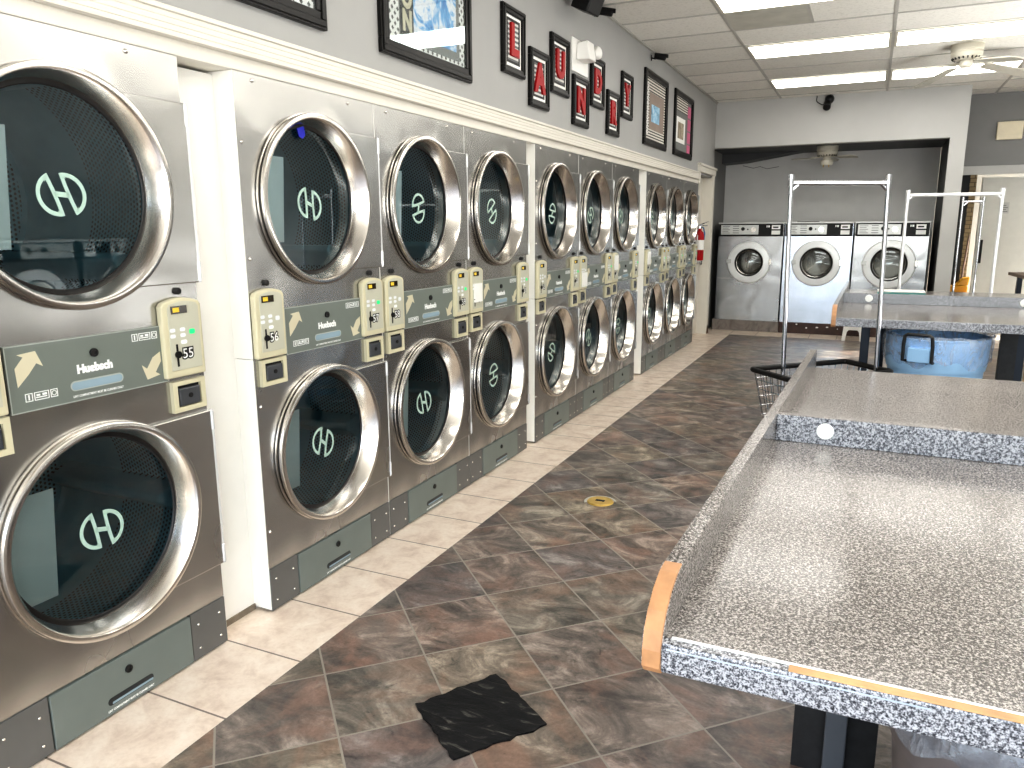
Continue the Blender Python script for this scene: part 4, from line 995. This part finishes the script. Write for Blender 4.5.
# ------------------------------------------------------------------ ceiling fans
def fan(label, c, ztop, angs, L=.56, light=True, droop=3):
    root = thing('ceiling_fan', label, 'ceiling fan', (c[0], c[1], ztop), 0, 'cream ceiling fans')
    b = MB(); b.smooth = True
    b.lathe([(.0005, 0), (.128, 0), (.132, -.012), (.132, -.05), (.126, -.056), (.126, -.07), (.130, -.076), (.127, -.10), (.108, -.122), (.085, -.132), (.0005, -.134)], (0,0,0), 'z', 48)
    b.build('motor_housing', M['fan'], root, smooth=True)
    v = MB()
    for k in range(20):
        a = 2*PI*k/20; v.tube([(.118*math.cos(a), .118*math.sin(a), -.112), (.104*math.cos(a), .104*math.sin(a), -.126)], .007, 6)
    v.build('vent_slots', M['rubber'], root)
    b = MB(); b.smooth = True
    if light: b.lathe([(.0005,-.13),(.045,-.13),(.045,-.165),(.075,-.175),(.080,-.215),(.07,-.235),(.0005,-.24)], (0,0,0), 'z', 32)
    else: b.lathe([(.0005,-.13),(.05,-.13),(.052,-.18),(.045,-.19),(.0005,-.192)], (0,0,0), 'z', 32)
    b.build('switch_housing', M['fan'], root, smooth=True)
    if light:
        for s_ in (-.03, .03): MB().tube([(s_, -.05, -.23), (s_*1.1, -.06, -.265)], .006, 6).build('pull_chain', M['brass'], root)
    for an in angs:
        a = math.radians(an)
        ir = MB(); ir.hexa([(.07,-.012,-.140),(.20,-.030,-.150),(.20,.030,-.142),(.07,.012,-.136)], [(.07,-.012,-.134),(.20,-.030,-.144),(.20,.030,-.136),(.07,.012,-.130)]); q = ir.build('blade_arm', M['fan'], root); q.rotation_euler = (0,0,a)
        pts = [(.17,-.045),(.19,-.055)] + [(L-.08, -.072)] + [(L-.05+.05*math.cos(math.radians(t_)), .0+.072*math.sin(math.radians(t_))) for t_ in range(-80, 81, 16)] + [(L-.08, .072),(.19,.055),(.17,.045)]
        bl = MB().prism(pts, -.004, .004, 'z').build('blade', M['blade'], root, (0,0,-.142)); bl.rotation_euler = Matrix.Rotation(a, 3, 'Z').__matmul__(Matrix.Rotation(math.radians(droop), 3, 'Y')).__matmul__(Matrix.Rotation(math.radians(-9), 3, 'X')).to_euler()
    return root
fan('cream ceiling fan hanging from the tiled ceiling at upper right', (2.60, 6.25), CEIL, (121, 31, -59), .68, False, 9)
fan('cream ceiling fan with small light kit under the alcove ceiling above the washers', (1.355, 8.98), 2.445, (195, -35, 80), .44, True, 2)

# ------------------------------------------------------------------ daylight and added ceiling fill
wd = bpy.data.worlds.new('sky'); scene.world = wd; wd.use_nodes = True
nt_ = wd.node_tree; bg = nt_.nodes['Background']
sky = nt_.nodes.new('ShaderNodeTexSky'); sky.sky_type = 'NISHITA'; sky.sun_disc = False; sky.sun_elevation = math.radians(38); sky.sun_rotation = math.radians(100); sky.air_density = 1.0; sky.dust_density = 2.0
mixn = nt_.nodes.new('ShaderNodeMix'); mixn.data_type = 'RGBA'; mixn.inputs[0].default_value = .8; mixn.inputs[7].default_value = (.97,.98,1.0,1)
nt_.links.new(sky.outputs[0], mixn.inputs[6]); nt_.links.new(mixn.outputs[2], bg.inputs[0]); bg.inputs[1].default_value = 4.6
sl = bpy.data.lights.new('sun', 'SUN'); sl.energy = 14.0; sl.angle = math.radians(.8); sl.color = (1,.96,.9)
so = bpy.data.objects.new('sun', sl); COL.objects.link(so); so.rotation_euler = Vector((-.86, -.30, -.60)).to_track_quat('-Z', 'Y').to_euler()
def portal(loc, rot, sx, sy, nm):
    l = bpy.data.lights.new(nm, 'AREA'); l.shape = 'RECTANGLE'; l.size = sx; l.size_y = sy; l.cycles.is_portal = True
    o = bpy.data.objects.new(nm, l); COL.objects.link(o); o.location = loc; o.rotation_euler = rot
for (o0, o1, z0, z1) in FW: portal(((o0+o1)/2, YF-.1, (z0+z1)/2), (PI/2, 0, 0), o1-o0, z1-z0, 'front_window_portal')
for (o0, o1, z0, z1) in RW: portal((XR+.1, (o0+o1)/2, (z0+z1)/2), (PI/2, 0, PI/2), o1-o0, z1-z0, 'right_window_portal')

for (nm, loc, sx, sy, e_) in (('ceiling_fill_entrance', (2.6, -3.7, .9), 3.6, 1.6, 190), ('ceiling_fill_side', (4.6, 2.6, .7), 1.5, 9.0, 310)):  # added fill lamps aimed up to brighten the ceiling, no real fixtures
    l = bpy.data.lights.new(nm, 'AREA'); l.shape = 'RECTANGLE'; l.size = sx; l.size_y = sy; l.energy = e_; l.color = (1,.99,.96)
    o = bpy.data.objects.new(nm, l); COL.objects.link(o); o.location = loc; o.rotation_euler = (PI, 0, 0)

# ------------------------------------------------------------------ camera
F, YAW, PITCH, ROLL = 758.08, -.4356, .2032, -.0049
fw = Vector((math.sin(YAW)*math.cos(PITCH), math.cos(YAW)*math.cos(PITCH), -math.sin(PITCH)))
rt = Vector((math.cos(YAW), -math.sin(YAW), 0)); up = rt.cross(fw)
r2 = rt*math.cos(ROLL) + up*math.sin(ROLL); u2 = -rt*math.sin(ROLL) + up*math.cos(ROLL)
cd = bpy.data.cameras.new('camera'); cd.sensor_fit = 'HORIZONTAL'; cd.sensor_width = 36; cd.lens = F/1024*36; cd.clip_start = .05; cd.clip_end = 200
co = bpy.data.objects.new('camera', cd); COL.objects.link(co)
mw = Matrix((r2, u2, -fw)).transposed().to_4x4(); mw.translation = Vector((1.9502, -2.0152, 1.431)); co.matrix_world = mw
scene.camera = co
scene.view_settings.view_transform = 'Standard'
scene.view_settings.look = 'Medium High Contrast'
scene.view_settings.exposure = 0.22
scene.cycles.max_bounces = 10; scene.cycles.transparent_max_bounces = 12; scene.cycles.caustics_reflective = False; scene.cycles.caustics_refractive = False
scene.cycles.sample_clamp_indirect = 2.5
